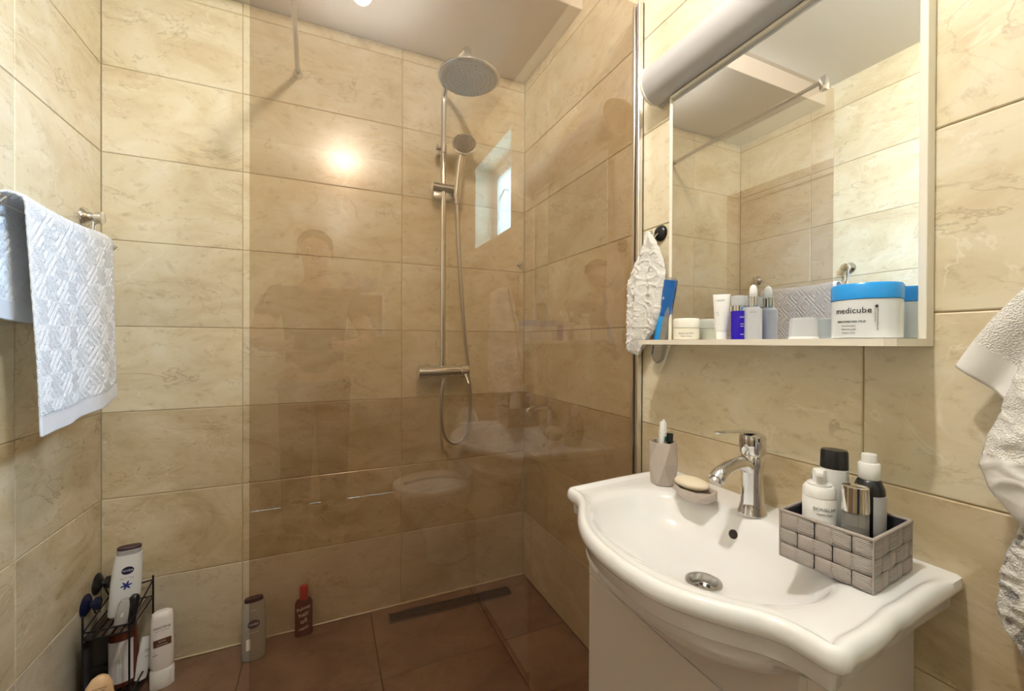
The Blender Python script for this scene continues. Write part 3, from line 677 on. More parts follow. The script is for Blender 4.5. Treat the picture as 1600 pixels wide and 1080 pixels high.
rim = [(-hw-.0005, -hd-.0005), (hw+.0005, -hd-.0005), (hw+.0005, hd+.0005), (-hw-.0005, hd+.0005)]
for i in range(4):
    a, b = rim[i], rim[(i+1) % 4]; tube(bm, [(a[0], a[1], hh), (b[0], b[1], hh)], .0027, 8)
for a in rim: bmesh.ops.create_uvsphere(bm, u_segments=8, v_segments=6, radius=.0027, matrix=TR(a[0], a[1], hh))
obj('rim', bm, M['weave'], t, 60)
for a in rim: obj('corner_piping', tube(BM(), [(a[0], a[1], .001), (a[0], a[1], hh)], .0016, 6), M['weave'], t, 60)
bz = .8065
def bt(name, label, cat, x, y, rot=None): return thing(name, label, cat, (x, y, bz), rot=rot or (0, 0, face_cam(x, y)))
t = bt('black_cap_bottle', 'white bottle with wide black oval cap at back of grey basket', 'bottle', .823, .437)
cyl('body', t, [(0, .019, .016), (.002, .021, .0175), (.125, .021, .0175), (.138, .0205, .017), (.139, .019, .016)], M['white']); cyl('cap', t, [(.1395, .0205, .017), (.168, .0200, .0165), (.1715, .0185, .015), (.172, .01, .008)], M['black'])
t = bt('foam_pump_bottle', 'white foaming pump bottle at front left of grey basket', 'bottle', .757, .424)
cyl('body', t, [(0, .020), (.002, .0235), (.103, .0235), (.104, .0228)], M['white']); cyl('collar', t, [(.1042, .0228), (.105, .0235), (.117, .0232), (.122, .020), (.1225, .0175), (.1255, .0175), (.127, .0155)], M['white'])
pm = cyl('pump', t, [(.127, .0098), (.145, .0098), (.148, .009), (.149, .006)], M['white'])
obj('nozzle', box(BM(), -.006, .006, -.024, 0, .140, .1485, .002, 2), M['white'], pm); text('lettering', 'SKIN&LAB', .0075, M['greyink'], t, RZ(.35) @ TR(0, 0, .088), .0235)
text('lettering', 'bubble foam', .0045, M['greyink'], t, RZ(.35) @ TR(0, 0, .080), .0235)
t = bt('silver_cap_bottle', 'clear bottle with tall mirror-silver cap at front right of basket', 'bottle', .757, .372)
cyl('body', t, [(0, .014, .012), (.002, .017, .014), (.095, .017, .014), (.097, .016, .013)], M['clear']); cyl('liquid', t, [(.003, .0135, .011), (.07, .0135, .011)], M['gap'])
cyl('cap', t, [(.0975, .0178, .015), (.136, .0170, .0145), (.1375, .015, .0125), (.138, .005, .004)], mat('mirror_silver_cap', (.8, .78, .74), .06, 1))
t = bt('black_serum_bottle', 'black bottle with white pump cap at back right of basket', 'bottle', .821, .384)
cyl('body', t, [(0, .020), (.002, .0215), (.105, .0215), (.122, .0205), (.134, .016), (.138, .011)], M['black']); cyl('collar', t, [(.136, .0135), (.137, .0142), (.161, .0148), (.163, .0132)], M['white']); cyl('pump_head', t, [(.163, .0105), (.173, .0108), (.177, .0100), (.1775, .004)], M['white'])
wrap('label', mat('grey_label', (.55, .55, .56), .5), t, .0218, .02, .112, .25, 1.5)
t = bt('blue_cap_tube', 'dark tube with blue cap in back left corner of basket', 'tube', .806, .462, (0, 0, .9))
bmx = TR(-.012, -.012, 0)
cyl('body', t, [(0, .010, .006), (.09, .0098, .0085), (.098, .0098, .0095)], M['navy'], mtx=TR(-.012, -.004, 0)); cyl('cap', t, [(.0985, .0100), (.124, .0108), (.126, .0095)], M['blue'], mtx=TR(-.012, -.004, 0))
text('lettering', 'UV', .010, M['white'], t, TR(-.012, -.0145, .088))

# ------------------------------------------------------------------ cloth
def cloth(name, f, nu, nv, m, parent=None, thick=.004, closed=False):
    bm = BM(); g = [[bm.verts.new(f(i/nu, j/nv)) for j in range(nv+1)] for i in range(nu+1)]
    for i in range(nu):
        for j in range(nv): bm.faces.new((g[i][j], g[i+1][j], g[i+1][j+1], g[i][j+1]))
    o = obj(name, bm, m, parent, 180)
    if thick:
        s = o.modifiers.new('s', 'SOLIDIFY'); s.thickness = thick; s.offset = 0
    return o
from mathutils import noise
def nz(x, y, z, s): return noise.noise(Vector((x*s, y*s, z*s)))
# left towel over the rail
RXX, RZZ = -.624, 1.466
rk = thing('towel_rail', 'chrome double towel rail fixed by round suction mounts', 'towel rail', (XL, 1.5, 1.57))
def R_(x, y, z): return (x-XL, y-1.5, z-1.57)
bm = BM(); tube(bm, [R_(-.655, 1.235, 1.466), R_(-.655, 1.775, 1.466)], .004, 10); obj('bar', bm, M['chrome'], rk, 60)
bm = BM(); tube(bm, [R_(RXX, 1.235, 1.455), R_(RXX, 1.725, 1.455)], .004, 10); obj('bar', bm, M['chrome'], rk, 60)
for yy in (1.254, 1.760):
    mt = TR(*R_(XL+.0005, yy, 1.560)) @ RY(PI/2)
    o = obj('suction_mount', loft(BM(), [(0, .028), (.004, .030), (.012, .027), (.018, .018), (.026, .014), (.034, .014), (.036, .020), (.050, .020), (.052, .017)], mtx=mt, seg=36), M['chrome'], rk, 40)
    bm = BM()
    for dy in (-.008, .008): tube(bm, spline([R_(XL+.030, yy+dy, 1.545), R_(XL+.030, yy+dy, 1.50), R_(-.655, yy+dy*.6, 1.466), R_(-.64, yy+dy, 1.452), R_(RXX, yy-.02+dy, 1.458), R_(RXX+.01, yy-.02+dy, 1.470)], 5), .0028, 8)
    obj('arm', bm, M['chrome_b'], o, 60)
def lt(u, v):
    y = 1.262+(1.665-1.262)*u
    back, over, front = .25, .085, .50; s = v*(back+over+front); r = .028
    sag = .010*math.sin(u*PI)
    if s < back: x = RXX-r-.002; z = RZZ-sag-(back-s); nx = -1; d = back-s
    elif s < back+over:
        a = PI*(s-back)/over; x = RXX-r*math.cos(a); z = RZZ-sag+r*.75*math.sin(a); nx = 0; d = 0
    else:
        d = s-back-over; x = RXX+r+.012*d/.5; L_ = .515-.045*u; z = RZZ-sag-d*(L_/.5); nx = 1
    y += .012*d*(u-.5)*-1+.018*d*(1-u)
    # soft vertical folds
    wv = .006*math.sin(u*9+.6)+.004*math.sin(u*17+2); x += wv*min(1, d*3)
    # raised concentric diamonds
    pu, pv = (u*4.2) % 1-.5, ((s-back)*8.8) % 1-.5
    m_ = abs(pu)+abs(pv)
    rid = .5+.5*math.cos(m_*2*PI*5)
    hem = s > back+over+front-.045 or s < .045
    rel = 0 if hem else (rid**1.5*.0042+.0012*nz(u*40, s*90, 1, 1.3))*min(1, u*30, (1-u)*30)
    if s > back+over: x += rel
    elif s < back: x -= rel
    else: z += rel
    return (x, y, z)
o = cloth('white_towel', lt, 200, 300, M['terry'], None, .005)
tag(o, 'white terry towel with raised diamond pattern folded over left rail', 'towel')
o.data.materials.append(M['hem'])
for p in o.data.polygons:
    j = p.index % 300
    if j > 284 or j < 15: p.material_index = 1

# small white towel on a black hook, left of mirror
t = thing('black_hook', 'round black suction hook on wall left of mirror', 'hook', (XR, .948, 1.492))
cyl('suction_disc', t, [(0, .024), (.004, .024), (.010, .020), (.014, .012)], M['black'], mtx=TR(-.0005, 0, 0) @ RY(-PI/2))
bm = BM(); tube(bm, spline([(-.012, 0, -.002), (-.026, 0, -.012), (-.036, 0, -.010), (-.040, 0, .004)], 5), .0035, 8); obj('hook_arm', bm, M['chrome'], t, 60)
def hang(y0, z0, ypts, x0, folds, amp, ph):
    """cloth gathered at (y0,z0), spreading down; ypts: list of (z, yleft, yright)"""
    def f(u, v):
        z = ypts[0][0]+(ypts[-1][0]-ypts[0][0])*v
        for k in range(len(ypts)-1):
            if ypts[k][0] >= z >= ypts[k+1][0]-1e-9:
                s = (ypts[k][0]-z)/(ypts[k][0]-ypts[k+1][0]); a = ypts[k][1]*(1-s)+ypts[k+1][1]*s; b = ypts[k][2]*(1-s)+ypts[k+1][2]*s; break
        y = a+(b-a)*u
        am = amp*(.25+.75*min(1, v*2.5))
        x = x0-am*(.9+math.sin(u*folds*PI+ph+.6*math.sin(v*4)))*math.sin(PI*min(max(u, .02), .98))**.4
        x += .003*nz(y*14, z*14, ph, 1)+.0022*nz(y*60, z*60, ph, 1)
        return (x, y, z+.012*math.sin(u*7+ph)*v)
    return f
HP = [(1.492, .962, .952), (1.472, .968, .940), (1.44, .988, .922), (1.40, 1.010, .908), (1.352, 1.028, .902), (1.25, 1.026, .915), (1.19, 1.026, .945), (1.14, 1.026, .985)]
hbase = hang(.948, 1.48, HP, 0, 5, 0, .4)
def ht(u, v):
    x_, y_, z_ = hbase(u, v); g_ = min(1, v*2.2)
    xx = .872*(1-g_)+(.850+.034*u**1.6)*g_
    xx += g_*(.007*math.sin(u*13+.5*math.sin(v*5))+.004*math.sin(u*23+2))+(1-g_)*.006*math.sin(u*14)
    rel = .0045*(1-abs(nz(y_*42, z_*42, 5, 1))*2.2)**3+.003*abs(nz(y_*24, z_*24, 9, 1))+.0012*nz(y_*150, z_*150, 2, 1)+.006*g_*math.sin((u-.5)*9/(.35+v))*max(0, .7-v)
    return (min(xx-rel, .893), y_, z_)
o = cloth('hand_towel', ht, 130, 220, M['terry_w'], None, .005)
tag(o, 'small white terry towel bunched on the black hook left of mirror', 'towel')
# blue bottle hanging between the towel and the mirror
t = thing('hanging_gel_bottle', 'clear and blue gel bottle hanging between towel and mirror', 'bottle', (.893, .943, 1.112), rot=(0, .22, -PI/2))
cyl('body', t, [(-.006, .004, .003), (0, .014, .008), (.012, .021, .013), (.10, .023, .015), (.235, .021, .013), (.245, .014, .008)], M['clear'], 2.4)
wrap('upper_label', M['blue'], t, .0226, .135, .238, -1.4, 1.4, ry=.0148); wrap('mid_label', M['skyblue'], t, .0232, .055, .134, -1.3, .35, ry=.0152); wrap('small_label', M['navy'], t, .0228, .018, .046, -1.3, -.4, ry=.0148)
text('lettering', '+', .02, M['white'], t, TR(0, -.0165, .185))
bm = BM(); tube(bm, spline([(.022, .004, .14), (.030, .004, .08), (.027, .004, .02), (.014, .002, -.03)], 8), .0028, 8); obj('strap', bm, M['cream'], t, 60)

# towels on the right wall
hk = thing('robe_hook', 'chrome wall hook carrying the white towels at far right', 'hook', (XR, .12, 1.50))
cyl('rose', hk, [(0, .022), (.006, .022), (.01, .012), (.03, .010)], M['chrome'], mtx=TR(-.0005, 0, 0) @ RY(-PI/2)); bm = BM(); tube(bm, spline([(-.028, 0, 0), (-.05, 0, -.015), (-.065, 0, -.005), (-.07, 0, .015)], 5), .005, 8); obj('hook_arm', bm, M['chrome'], hk, 60)
def fold_towel(y_far, y_near, ztop, zbot, x0, amp, ph, edge, rel=.003, rs=22):
    def f(u, v):
        z = ztop+(zbot-ztop)*v; yf = edge(z); y = yf+(y_near-yf)*u
        rag = math.sin(PI*min(u*4, .5)); x = x0-(amp*.5)*rag-amp*.5*math.sin(u*6+ph+v*2)*rag
        x -= rel*.6*nz(y*rs, z*rs, ph, 1)+rel*.7*(1-abs(nz(y*rs*1.7, z*rs*1.7, ph+4, 1))*2.2)**3+.0012*nz(y*110, z*110, ph, 1)
        return (x, y+.002*nz(z*40, ph, 0, 1), z)
    return f
def lerp_edge(pts):
    def e(z):
        for (za_, ya_), (zb_, yb_) in zip(pts, pts[1:]):
            if za_ >= z >= zb_: return ya_+(yb_-ya_)*(za_-z)/max(za_-zb_, 1e-6)
        return pts[-1][1] if z < pts[-1][0] else pts[0][1]
    return e
# the sleeve-like upper flap
def flap(u, v):
    A = Vector((.872, .10, 1.47)); Bv = Vector((.872, .02, 1.44)); Cc = Vector((.876, .297, 1.128)); D = Vector((.868, .246, 1.085))
    p = A.lerp(Cc, v)*(1-u)+Bv.lerp(D, v)*u
    p.x -= .010*math.sin(u*5+1)*(.4+.6*v)+.0025*nz(p.y*30, p.z*30, 3, 1); p.z += .008*math.sin(v*9)*(1-u)
    return p
o = cloth('sleeve_towel', flap, 40, 90, M['terry_w'], None, .006)
o.data.materials.append(M['satin'])
for p in o.data.polygons:
    if p.index % 90 > 80: p.material_index = 1
tag(o, 'thin cream towel corner sticking out left behind the hanging towels', 'towel')
e1 = lerp_edge([(1.45, .10), (1.25, .195), (1.15, .225), (1.08, .245), (1.02, .262), (.995, .266), (.965, .256), (.935, .236), (.90, .190)])
o = cloth('white_bath_towel', fold_towel(0, -.10, 1.45, .90, .858, .022, .3, e1, .007, 22), 110, 240, M['terry_w'], None, .008)
o.data.materials.append(M['satin'])
for p in o.data.polygons:
    i, j = divmod(p.index, 240)
    if 192 < j < 236: p.material_index = 1
tag(o, 'thick white bath towel hanging at right edge with smooth satin band', 'towel')
e2 = lerp_edge([(1.0, .20), (.95, .222), (.90, .236), (.85, .250), (.80, .254), (.765, .246), (.74, .230), (.72, .20)])
M['leo'] = terry('mottled_terry', (.80, .78, .74)); m = M['leo']
tc = N(m, 'ShaderNodeTexCoord'); v = N(m, 'ShaderNodeTexNoise'); v.inputs['Scale'].default_value = 42; v.inputs['Detail'].default_value = 2; L(m, tc.outputs['Object'], v.inputs['Vector'])
r = ramp(m, [(.40, (.30, .28, .27)), (.46, (.82, .80, .76))]); L(m, v.outputs[0], r.inputs[0]); L(m, r.outputs[0], BS(m).inputs['Base Color'])
o = cloth('patterned_towel', fold_towel(0, -.06, .985, .72, .876, .014, 1.3, e2, .008, 30), 90, 160, M['leo'], None, .008)
tag(o, 'white and grey mottled plush towel hanging lowest at right edge', 'towel')

# ------------------------------------------------------------------ corner caddy and bottles
cd_ = thing('wire_caddy', 'black wire shower caddy standing in the left corner', 'caddy', (-.62, 1.755, 0))
def C_(x, y, z): return (x+.62, y-1.755, z)
cx0, cx1, cy0, cy1 = -.664, -.555, 1.665, 1.862
bm = BM()
for (a, b, z0_, z1_) in ((cx0, cy0, .012, .335), (cx1, cy0, .012, .285), (cx0, cy1, .012, .335), (cx1, cy1, .012, .335)): obj('post', tube(BM(), [C_(a, b, z0_), C_(a, b, z1_)], .0028, 8), M['blackwire'], cd_, 60)
for zz, nm in ((.285, 'upper_rail'), (.262, 'upper_rail'), (.06, 'lower_rail'), (.03, 'lower_rail')):
    bm = BM(); loop = [C_(cx0, cy0, zz), C_(cx1, cy0, zz), C_(cx1, cy1, zz+(.035 if zz > .28 else 0)), C_(cx0, cy1, zz+(.02 if zz > .28 else 0))]
    for i in range(4): tube(bm, [loop[i], loop[(i+1) % 4]], .0026, 8)
    obj(nm, bm, M['blackwire'], cd_, 60)
for zz in (.262, .030):
    for i in range(5):
        x_ = cx0+.012+i*(cx1-cx0-.024)/4
        obj('shelf_strip', box(BM(), *[q for q in (C_(x_-.006, 0, 0)[0], C_(x_+.006, 0, 0)[0], cy0-1.755, cy1-1.755)], zz-.001, zz+.001), M['pewter'] if zz > .2 else M['blackwire'], cd_)
bm = BM(); box(bm, C_(cx0-.001, 0, 0)[0], C_(cx0+.001, 0, 0)[0], cy0-1.755, cy1-1.755, .03, .25); obj('side_plate', bm, M['black'], cd_)
for (yy, zz, m_) in ((1.775, .315, M['bluecup']), (1.850, .345, M['black'])):
    mt = TR(*C_(XL+.001, yy, zz)) @ RY(PI/2)
    o = obj('suction_cup', loft(BM(), [(0, .034), (.003, .034), (.010, .024), (.016, .011), (.022, .010), (.024, .019), (.034, .020), (.037, .016)], mtx=mt, seg=32), m_, cd_, 40)
    bm = BM(); tube(bm, [C_(XL+.022, yy, zz-.01), C_(XL+.026, yy, zz-.03), C_(cx0, yy, .287)], .0022, 8); obj('cup_hook', bm, M['blackwire'], o, 60)

def flatbottle(name, label, x, y, z, rx, ry, h, m, capm, rot, n=2.6, taper=.92, capz=None, cap='disc'):
    t = thing(name, label, 'bottle', (x, y, z), rot=rot)
    cyl('body', t, [(0, rx*.86, ry*.8), (.004, rx*.97, ry*.95), (.01, rx, ry), (h*.55, rx*1.0, ry), (h*.86, rx*taper, ry*.9), (h*.97, rx*taper*.93, ry*.82)], m, n, 44)
    return t
# white wash bottle in the upper tray
t = flatbottle('white_shower_gel', 'white shower gel bottle with dark plum base cap in upper caddy tray', -.607, 1.775, .2645, .039, .021, .205, mat('gel_white', (.80, .81, .80), .3), None, (.03, .07, face_cam(-.607, 1.775)))
cyl('shoulder', t, [(.1995, .0305, .0148), (.214, .031, .0155), (.2145, .030, .015)], M['greyplast'], 2.6, 44); cyl('cap', t, [(.215, .0305, .0152), (.221, .031, .0155), (.223, .029, .014)], M['plum'], 2.6, 44)
def oval(par, z, m_, rx, rz, yoff): 
    bm = BM(); loft(bm, [(0, rx, rz), (.0012, rx, rz)], mtx=TR(0, yoff, z) @ RX(PI/2), seg=32); return obj('badge', bm, m_, par, 40)
oval(t, .150, M['navy'], .0155, .0125, -.0195); text('lettering', 'NIVEA', .0095, M['white'], t, TR(0, -.0212, .150), spacing=1.05); text('lettering', 'SENSITIVE', .0075, M['greyink'], t, TR(0, -.0203, .125))
bm = BM()
for i in range(6): loft(bm, [(0, .009, .0028), (.0008, .009, .0028)], mtx=TR(0, -.0202, .102) @ RX(PI/2) @ RZ(i*PI/6*2+.2) @ TR(.006, 0, 0), seg=12)
obj('flower_print', bm, mat('blue_flower', (.03, .05, .30), .5), t)
# razor-like grey/black item in the tray
t = thing('grey_roll_on', 'small grey and black bottle lying in the upper caddy tray', 'bottle', (-.59, 1.705, .268), rot=(0, .22, face_cam(-.59, 1.705)))
cyl('body', t, [(0, .014, .011), (.004, .018, .013), (.06, .019, .014), (.075, .015, .011)], M['greyclear'], 2.6); cyl('cap', t, [(-.002, .010), (.05, .013), (.078, .0135), (.086, .008)], M['black'], 2.4, mtx=TR(.026, -.004, .002) @ RY(-.12))
text('lettering', '48h', .010, M['white'], t, TR(-.004, -.015, .035) @ RY(-PI/2))
# brown bottle with white label, lower tier
t = flatbottle('brown_label_bottle', 'brown bottle with large white label in lower caddy tier', -.606, 1.775, .0335, .038, .028, .20, M['brown'], None, (0, 0, face_cam(-.606, 1.775)), n=2)
wrap('label', mat('paper_label', (.74, .72, .74), .5), t, .0383, .02, .155, -1.25, .65, ry=.0283)
t = thing('white_carton', 'white tube with printed code leaning at right of the lower caddy tier', 'tube', (-.566, 1.775, .035), rot=(0, .20, face_cam(-.566, 1.775)))
cyl('body', t, [(0, .018, .010), (.11, .020, .006), (.135, .0205, .0015)], M['white']); cyl('cap', t, [(-.002, .012), (.004, .016)], M['white'])
for k in range(8): pass
text('lettering', '|||||||', .012, M['ink'], t, TR(.006, -.0095, .095)); text('lettering', '200 ml', .005, M['ink'], t, TR(.006, -.0105, .075))
# peach bottle in front of the caddy
t = thing('peach_shampoo', 'peach oval shampoo bottle with red print in front of the caddy', 'bottle', (-.618, 1.60, 0), rot=(0, .10, face_cam(-.618, 1.60)))
cyl('body', t, [(0, .026, .017), (.006, .034, .022), (.06, .039, .024), (.12, .036, .022), (.155, .029, .018), (.175, .019, .012), (.183, .008, .005)], M['peach'], 2.2, 44)
for s, sz, z in (('BOTANIC', .0075, .158), ('THERAPY', .006, .150), ('Shampoo', .011, .140), ('for hair', .0075, .131)): text('lettering', s, sz, mat('dark_print', (.10, .04, .02), .6) if 'dark_print' not in bpy.data.materials else bpy.data.materials['dark_print'], t, TR(0, -.0245, z))
bm = BM()
for i in range(9):
    a = 2*PI*i/9; loft(bm, [(0, .010, .006), (.0015, .009, .005)], mtx=TR(0, -.0250, .095) @ RX(PI/2) @ TR(.015*math.cos(a), .010*math.sin(a), 0) @ RZ(a), seg=14)
obj('fruit_print', bm, M['redprint'], t)
# white conditioner bottle standing right of caddy
t = thing('white_conditioner', 'tall white conditioner bottle with brown label standing right of the caddy', 'bottle', (-.502, 1.765, 0), rot=(0, 0, face_cam(-.502, 1.765)))
cyl('body', t, [(.066, .0285, .020), (.075, .0325, .022), (.16, .0320, .021), (.235, .030, .019), (.248, .027, .016), (.254, .018, .010)], mat('pearl_white', (.86, .82, .80), .25), 2.5, 44)
cyl('cap', t, [(0, .030, .020), (.003, .033, .022), (.058, .033, .022), (.065, .029, .019)], M['white'], 2.5, 44)
cyl('clear_dome', t, [(.0655, .029, .019), (.085, .0333, .0228), (.105, .025, .0225)], M['frost'], 2.5, 44) if False else None
obj('brown_label', box(BM(), -.023, .024, -.0232, -.0205, .146, .170, .001, 1), M['brownlabel'], t)
text('lettering', 'PANTENE', .0105, M['brownlabel'], t, TR(0, -.0228, .208)); text('lettering', 'PRO-V MIRACLES', .005, M['greyink'], t, TR(0, -.0228, .198)); text('lettering', 'BIOTIN', .006, M['cream'], t, TR(0, -.0235, .162)); text('lettering', 'NEW', .006, M['brownlabel'], t, TR(-.018, -.0225, .120)); text('lettering', 'CONDITIONER', .0042, M['cream'], t, TR(0, -.0235, .152))
# clear bottle by the glass edge
t = flatbottle('clear_shower_gel', 'clear grey shower gel bottle with plum cap by the glass edge', -.238, 1.782, 0, .039, .020, .218, M['greyclear'], None, (0, 0, face_cam(-.238, 1.782)))
cyl('cap', t, [(.212, .0300, .0145), (.218, .0305, .015), (.2235, .028, .013)], M['plum'], 2.6, 44); oval(t, .135, M['navy'], .019, .0155, -.0188); text('lettering', 'NIVEA', .011, M['white'], t, TR(0, -.0205, .135)); text('lettering', 'MEN', .008, M['white'], t, TR(0, -.0192, .185)); text('lettering', 'SENSITIVE', .0065, M['white'], t, TR(0, -.0198, .105))
obj('back_label', box(BM(), -.026, .026, .012, .0125, .035, .17), mat('faded_label', (.5, .5, .48), .5), t); obj('white_print', box(BM(), -.024, -.010, -.0202, -.0192, .045, .085, .0004, 1), M['white'], t)
# dark red bottle with red cap
t = thing('dark_red_bottle', 'small dark red bottle with bright red screw cap in the shower', 'bottle', (-.076, 1.848, 0), rot=(0, 0, face_cam(-.076, 1.848)))
cyl('body', t, [(0, .029, .015), (.003, .032, .0165), (.125, .032, .0165), (.138, .025, .0135), (.143, .014, .0115)], M['darkred'], 3.2, 44); cyl('cap', t, [(.143, .0155), (.145, .0165), (.190, .0155), (.192, .013)], M['red'], 2, 20)
for s, sz, z in (('Palmer', .018, .112), ('hair', .024, .088), ('oil', .026, .062), ('repair', .015, .034)): text('lettering', s, sz, M['cream'], t, TR(0, -.0172, z) @ RY(-.25))

# ------------------------------------------------------------------ toilet beside the viewpoint
tl = thing('toilet', 'white ceramic toilet with oval seat against the right wall', 'toilet', (XR, -.14, 0))
bm = BM(); pv = None
for z, a, b, cx in ((0, .12, .10, -.30), (.02, .125, .105, -.30), (.12, .11, .095, -.31), (.25, .16, .13, -.36), (.36, .205, .175, -.375), (.395, .215, .185, -.375), (.40, .205, .178, -.375), (.398, .15, .125, -.385), (.34, .12, .10, -.385), (.25, .07, .06, -.37)):
    r = ringv(bm, z, a, b, 2.1, 40, cx, 0)
    if pv: bridge(bm, pv, r)
    else: bm.faces.new(r[::-1])
    pv = r
bm.faces.new(pv); obj('bowl', bm, M['ceramic'], tl, 180)
bm = BM(); rs_ = [ringv(bm, z, a, b, 2.1, 48, -.38, 0) for z, a, b in ((.402, .212, .185), (.420, .210, .183), (.424, .200, .175), (.422, .155, .125), (.402, .150, .120))]
for a, b in zip(rs_, rs_[1:]+rs_[:1]): bridge(bm, a, b)
obj('seat', bm, M['white_gloss'], tl, 60)
obj('lid', loft(BM(), [(0, .19, .212), (.012, .19, .212), (.018, .175, .2)], mtx=TR(-.195, 0, .615) @ RY(-PI/2+.12) , seg=48, n=2.2), M['white_gloss'], tl, 60)
obj('tank', box(BM(), -.165, -.002, -.19, .19, .40, .66, .02, 3), M['ceramic'], tl, 60); obj('tank_lid', box(BM(), -.172, -.001, -.197, .197, .662, .69, .01, 3), M['ceramic'], tl, 60)

# small chrome hook in the shower corner
t = thing('corner_hook', 'small chrome hook in the back right corner of the shower', 'hook', (.885, YB, 1.555))
cyl('hook_plate', t, [(0, .013), (.003, .013), (.005, .008), (.014, .007)], M['chrome'], mtx=TR(0, -.0005, 0) @ RX(PI/2), seg=20)
obj('hook_arm', tube(BM(), spline([(0, -.012, 0), (0, -.026, -.010), (0, -.034, -.004), (0, -.036, .010)], 4), .0035, 8), M['chrome'], t, 60)

# ------------------------------------------------------------------ far end of the room, seen only as a reflection
t = thing('wall_shelf', 'small white wall shelf with two boards behind the viewpoint', 'shelf', (.22, YN, 1.20))
for z in (0, .30): obj('board', box(BM(), -.17, .17, .001, .22, z, z+.018, .002, 1), M['white_gloss'], t)
for x in (-.17, .152): obj('side', box(BM(), x, x+.018, .001, .22, .0185, .2995, .002, 1), M['white_gloss'], t)
def rolled(x, z, col, label):
    bm = BM(); prev = None
    pts = [((.010+.0045*a/2)*math.cos(a), (.010+.0045*a/2)*math.sin(a)) for a in [i*.35 for i in range(60)]]
    f_ = [bm.verts.new((p[0], 0, p[1])) for p in pts]; b_ = [bm.verts.new((p[0], .19, p[1])) for p in pts]
    for i in range(59): bm.faces.new((f_[i], f_[i+1], b_[i+1], b_[i]))
    o = obj('rolled_towel', bm, col, None, 180, loc=(x, YN+.02, z)); sd = o.modifiers.new('s', 'SOLIDIFY'); sd.thickness = .007
    tag(o, label, 'towel')
rolled(.14, 1.20+.318+.060, M['terry'], 'rolled white towel at left on top of the small wall shelf')
rolled(.27, 1.20+.318+.060, M['hem'], 'rolled grey-white towel at right on top of the small wall shelf')
for x, h, m_ in ((.12, .16, 'white'), (.20, .20, 'peach'), (.30, .14, 'skyblue')):
    t = thing('lotion_bottle', {'white': 'white lotion bottle on the lower board of the small wall shelf', 'peach': 'tall peach bottle on the lower board of the small wall shelf', 'skyblue': 'blue bottle on the lower board of the small wall shelf'}[m_], 'bottle', (x, YN+.11, 1.2185))
    cyl('body', t, [(0, .024), (.003, .027), (h*.7, .027), (h*.82, .012)], M[m_]); cyl('cap', t, [(h*.82, .014), (h, .013), (h+.002, .010)], M['white'])

# ------------------------------------------------------------------ the person taking the photograph, seen only as a reflection in the glass
def skin(name, verts, edges, m, parent, sub=2, root=0):
    me = bpy.data.meshes.new(name); me.from_pydata([v[:3] for v in verts], edges, []); me.materials.append(m)
    o = bpy.data.objects.new(name, me); COL.objects.link(o)
    if parent: o.parent = parent
    md = o.modifiers.new('skin', 'SKIN'); md.use_smooth_shade = True
    for i, v in enumerate(verts):
        sv = me.skin_vertices[0].data[i]; sv.radius = (v[3], v[4] if len(v) > 4 else v[3]); sv.use_root = (i == root)
    sb = o.modifiers.new('sub', 'SUBSURF'); sb.levels = sub; sb.render_levels = sub
    return o
M['skin'] = mat('skin', (.52, .30, .20), .5, **{'Subsurface Weight': .1}); M['shirt'] = bumpy(mat('dark_shirt', (.06, .06, .075), .85), 90, .3); M['jeans'] = bumpy(mat('dark_jeans', (.03, .04, .08), .85), 150, .3); M['hair'] = mat('short_hair', (.02, .014, .01), .7); M['eye'] = mat('eye_white', (.8, .8, .78), .2)
pp = thing('person', 'person in dark t-shirt and jeans standing and holding up a phone', 'person', (-.05, -.485, 0))
V = [(0, 0, .96, .150, .105)]; E_ = []
def add(p, fr): V.append(p); E_.append((fr, len(V)-1)); return len(V)-1
a = add((0, -.005, 1.10, .140, .100), 0); b = add((0, 0, 1.26, .155, .110), a); c = add((0, .0, 1.39, .150, .095), b); n = add((0, .005, 1.48, .060, .060), c); n2 = add((0, .02, 1.535, .052, .055), n)
h1 = add((0, .035, 1.60, .070, .082), n2); h2 = add((0, .03, 1.675, .084, .098), h1); h3 = add((0, .025, 1.738, .060, .070), h2)
for s_ in (-1, 1):
    sh = add((s_*.185, .0, 1.41, .064, .062), c); el = add((s_*.275, .12, 1.18, .046, .044), sh); fo = add((s_*.205, .26, 1.15, .038, .036), el); wr = add((s_*.125, .365, 1.145, .026, .022), fo); pm = add((s_*.098, .405, 1.150, .034, .015), wr)
    hp = add((s_*.085, 0, .90, .092, .095), 0); kn = add((s_*.10, .015, .50, .062, .066), hp); cf = add((s_*.105, -.005, .33, .056, .060), kn); an = add((s_*.11, -.02, .09, .038, .042), cf); ft = add((s_*.115, .03, .045, .042, .035), an); to = add((s_*.125, .13, .032, .042, .024), ft)
body = skin('body', V, E_, M['skin'], pp)
# fingers: four curled round the phone edge and a thumb on its back, each its own chain rooted in the palm
for s_ in (-1, 1):
    for k, (z_, L_) in enumerate(((1.183, .95), (1.163, 1.0), (1.143, .93), (1.125, .78))):
        skin('finger', [(s_*.100, .400, z_-.006, .009), (s_*(.100-.018*L_), .428, z_, .0085), (s_*(.100-.030*L_), .441, z_, .0078), (s_*(.100-.050*L_), .441, z_, .0068)], [(0, 1), (1, 2), (2, 3)], M['skin'], body, 1)
    skin('thumb', [(s_*.108, .385, 1.155, .012), (s_*.088, .392, 1.180, .011), (s_*.066, .398, 1.190, .010), (s_*.048, .402, 1.190, .008)], [(0, 1), (1, 2), (2, 3)], M['skin'], body, 1)
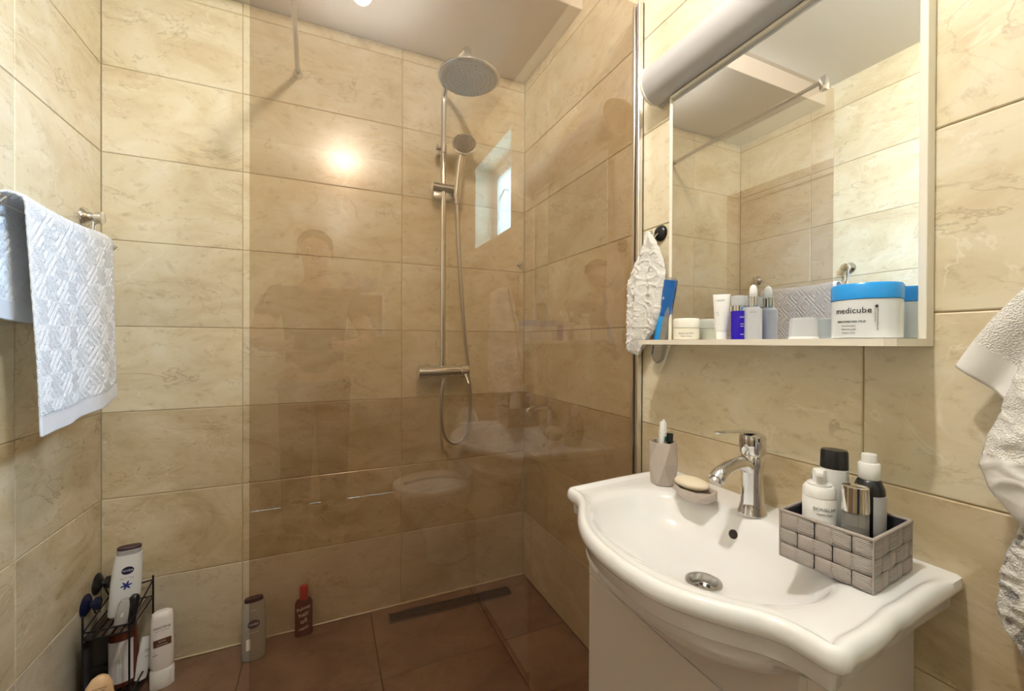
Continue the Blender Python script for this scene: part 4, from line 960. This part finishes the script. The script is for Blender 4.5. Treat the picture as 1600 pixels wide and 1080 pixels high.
# face
for s_ in (-1, 1):
    bm = BM(); bmesh.ops.create_uvsphere(bm, u_segments=12, v_segments=8, radius=.012, matrix=TR(s_*.032, .118, 1.655)); e_ = obj('eye', bm, M['eye'], body, 180)
    bm = BM(); bmesh.ops.create_uvsphere(bm, u_segments=10, v_segments=6, radius=.006, matrix=TR(s_*.032, .1270, 1.653)); obj('iris', bm, M['hair'], body, 180)
    bm = BM(); bmesh.ops.create_uvsphere(bm, u_segments=12, v_segments=10, radius=1, matrix=TR(s_*.086, .025, 1.650) @ Matrix.Diagonal((.009, .018, .032, 1))); obj('ear', bm, M['skin'], body, 180)
obj('nose', tube(BM(), [(0, .118, 1.665), (0, .132, 1.640), (0, .140, 1.622), (0, .120, 1.612)], .01, 10, rs=[.006, .009, .012, .009]), M['skin'], body, 60)
bm = BM(); bmesh.ops.create_uvsphere(bm, u_segments=14, v_segments=8, radius=1, matrix=TR(0, .108, 1.588) @ Matrix.Diagonal((.024, .010, .008, 1))); obj('mouth', bm, mat('lips', (.38, .14, .11), .5), body, 180)
bm = BM(); bmesh.ops.create_uvsphere(bm, u_segments=24, v_segments=16, radius=1, matrix=TR(0, .014, 1.700) @ Matrix.Diagonal((.092, .110, .082, 1)))
bmesh.ops.delete(bm, geom=[v for v in bm.verts if v.co.z < 1.675+max(0, v.co.y-.03)*.6], context='VERTS'); obj('hair', bm, M['hair'], body, 180)
# clothes follow the body
sv_ = [(0, 0, .93, .165, .120), (0, -.005, 1.10, .155, .115), (0, 0, 1.26, .168, .122), (0, 0, 1.385, .162, .106), (0, .003, 1.455, .075, .070)]; se = [(0, 1), (1, 2), (2, 3), (3, 4)]
for s_ in (-1, 1): sv_ += [(s_*.188, 0, 1.41, .076, .074), (s_*.245, .075, 1.27, .064, .062)]; j = len(sv_); se += [(3, j-2), (j-2, j-1)]
skin('shirt', sv_, se, M['shirt'], body)
jv = [(0, 0, .97, .155, .112)]; je = []
for s_ in (-1, 1):
    j = len(jv); jv += [(s_*.088, 0, .89, .106, .106), (s_*.092, .012, .50, .088, .084), (s_*.10, -.015, .10, .070, .070)]; je += [(0, j), (j, j+1), (j+1, j+2)]
skin('jeans', jv, je, M['jeans'], body)
t = thing('phone', 'black phone held up level by the person', 'phone', (-.05, -.030, H))
obj('phone_body', box(BM(), -.078, .078, -.0085, -.0005, -.037, .037, .003, 2), M['black'], t); cyl('lens', t, [(-.0003, .008), (.0015, .008), (.0016, .006)], M['chrome'], mtx=TR(.05, 0, 0) @ RX(-PI/2), seg=20)
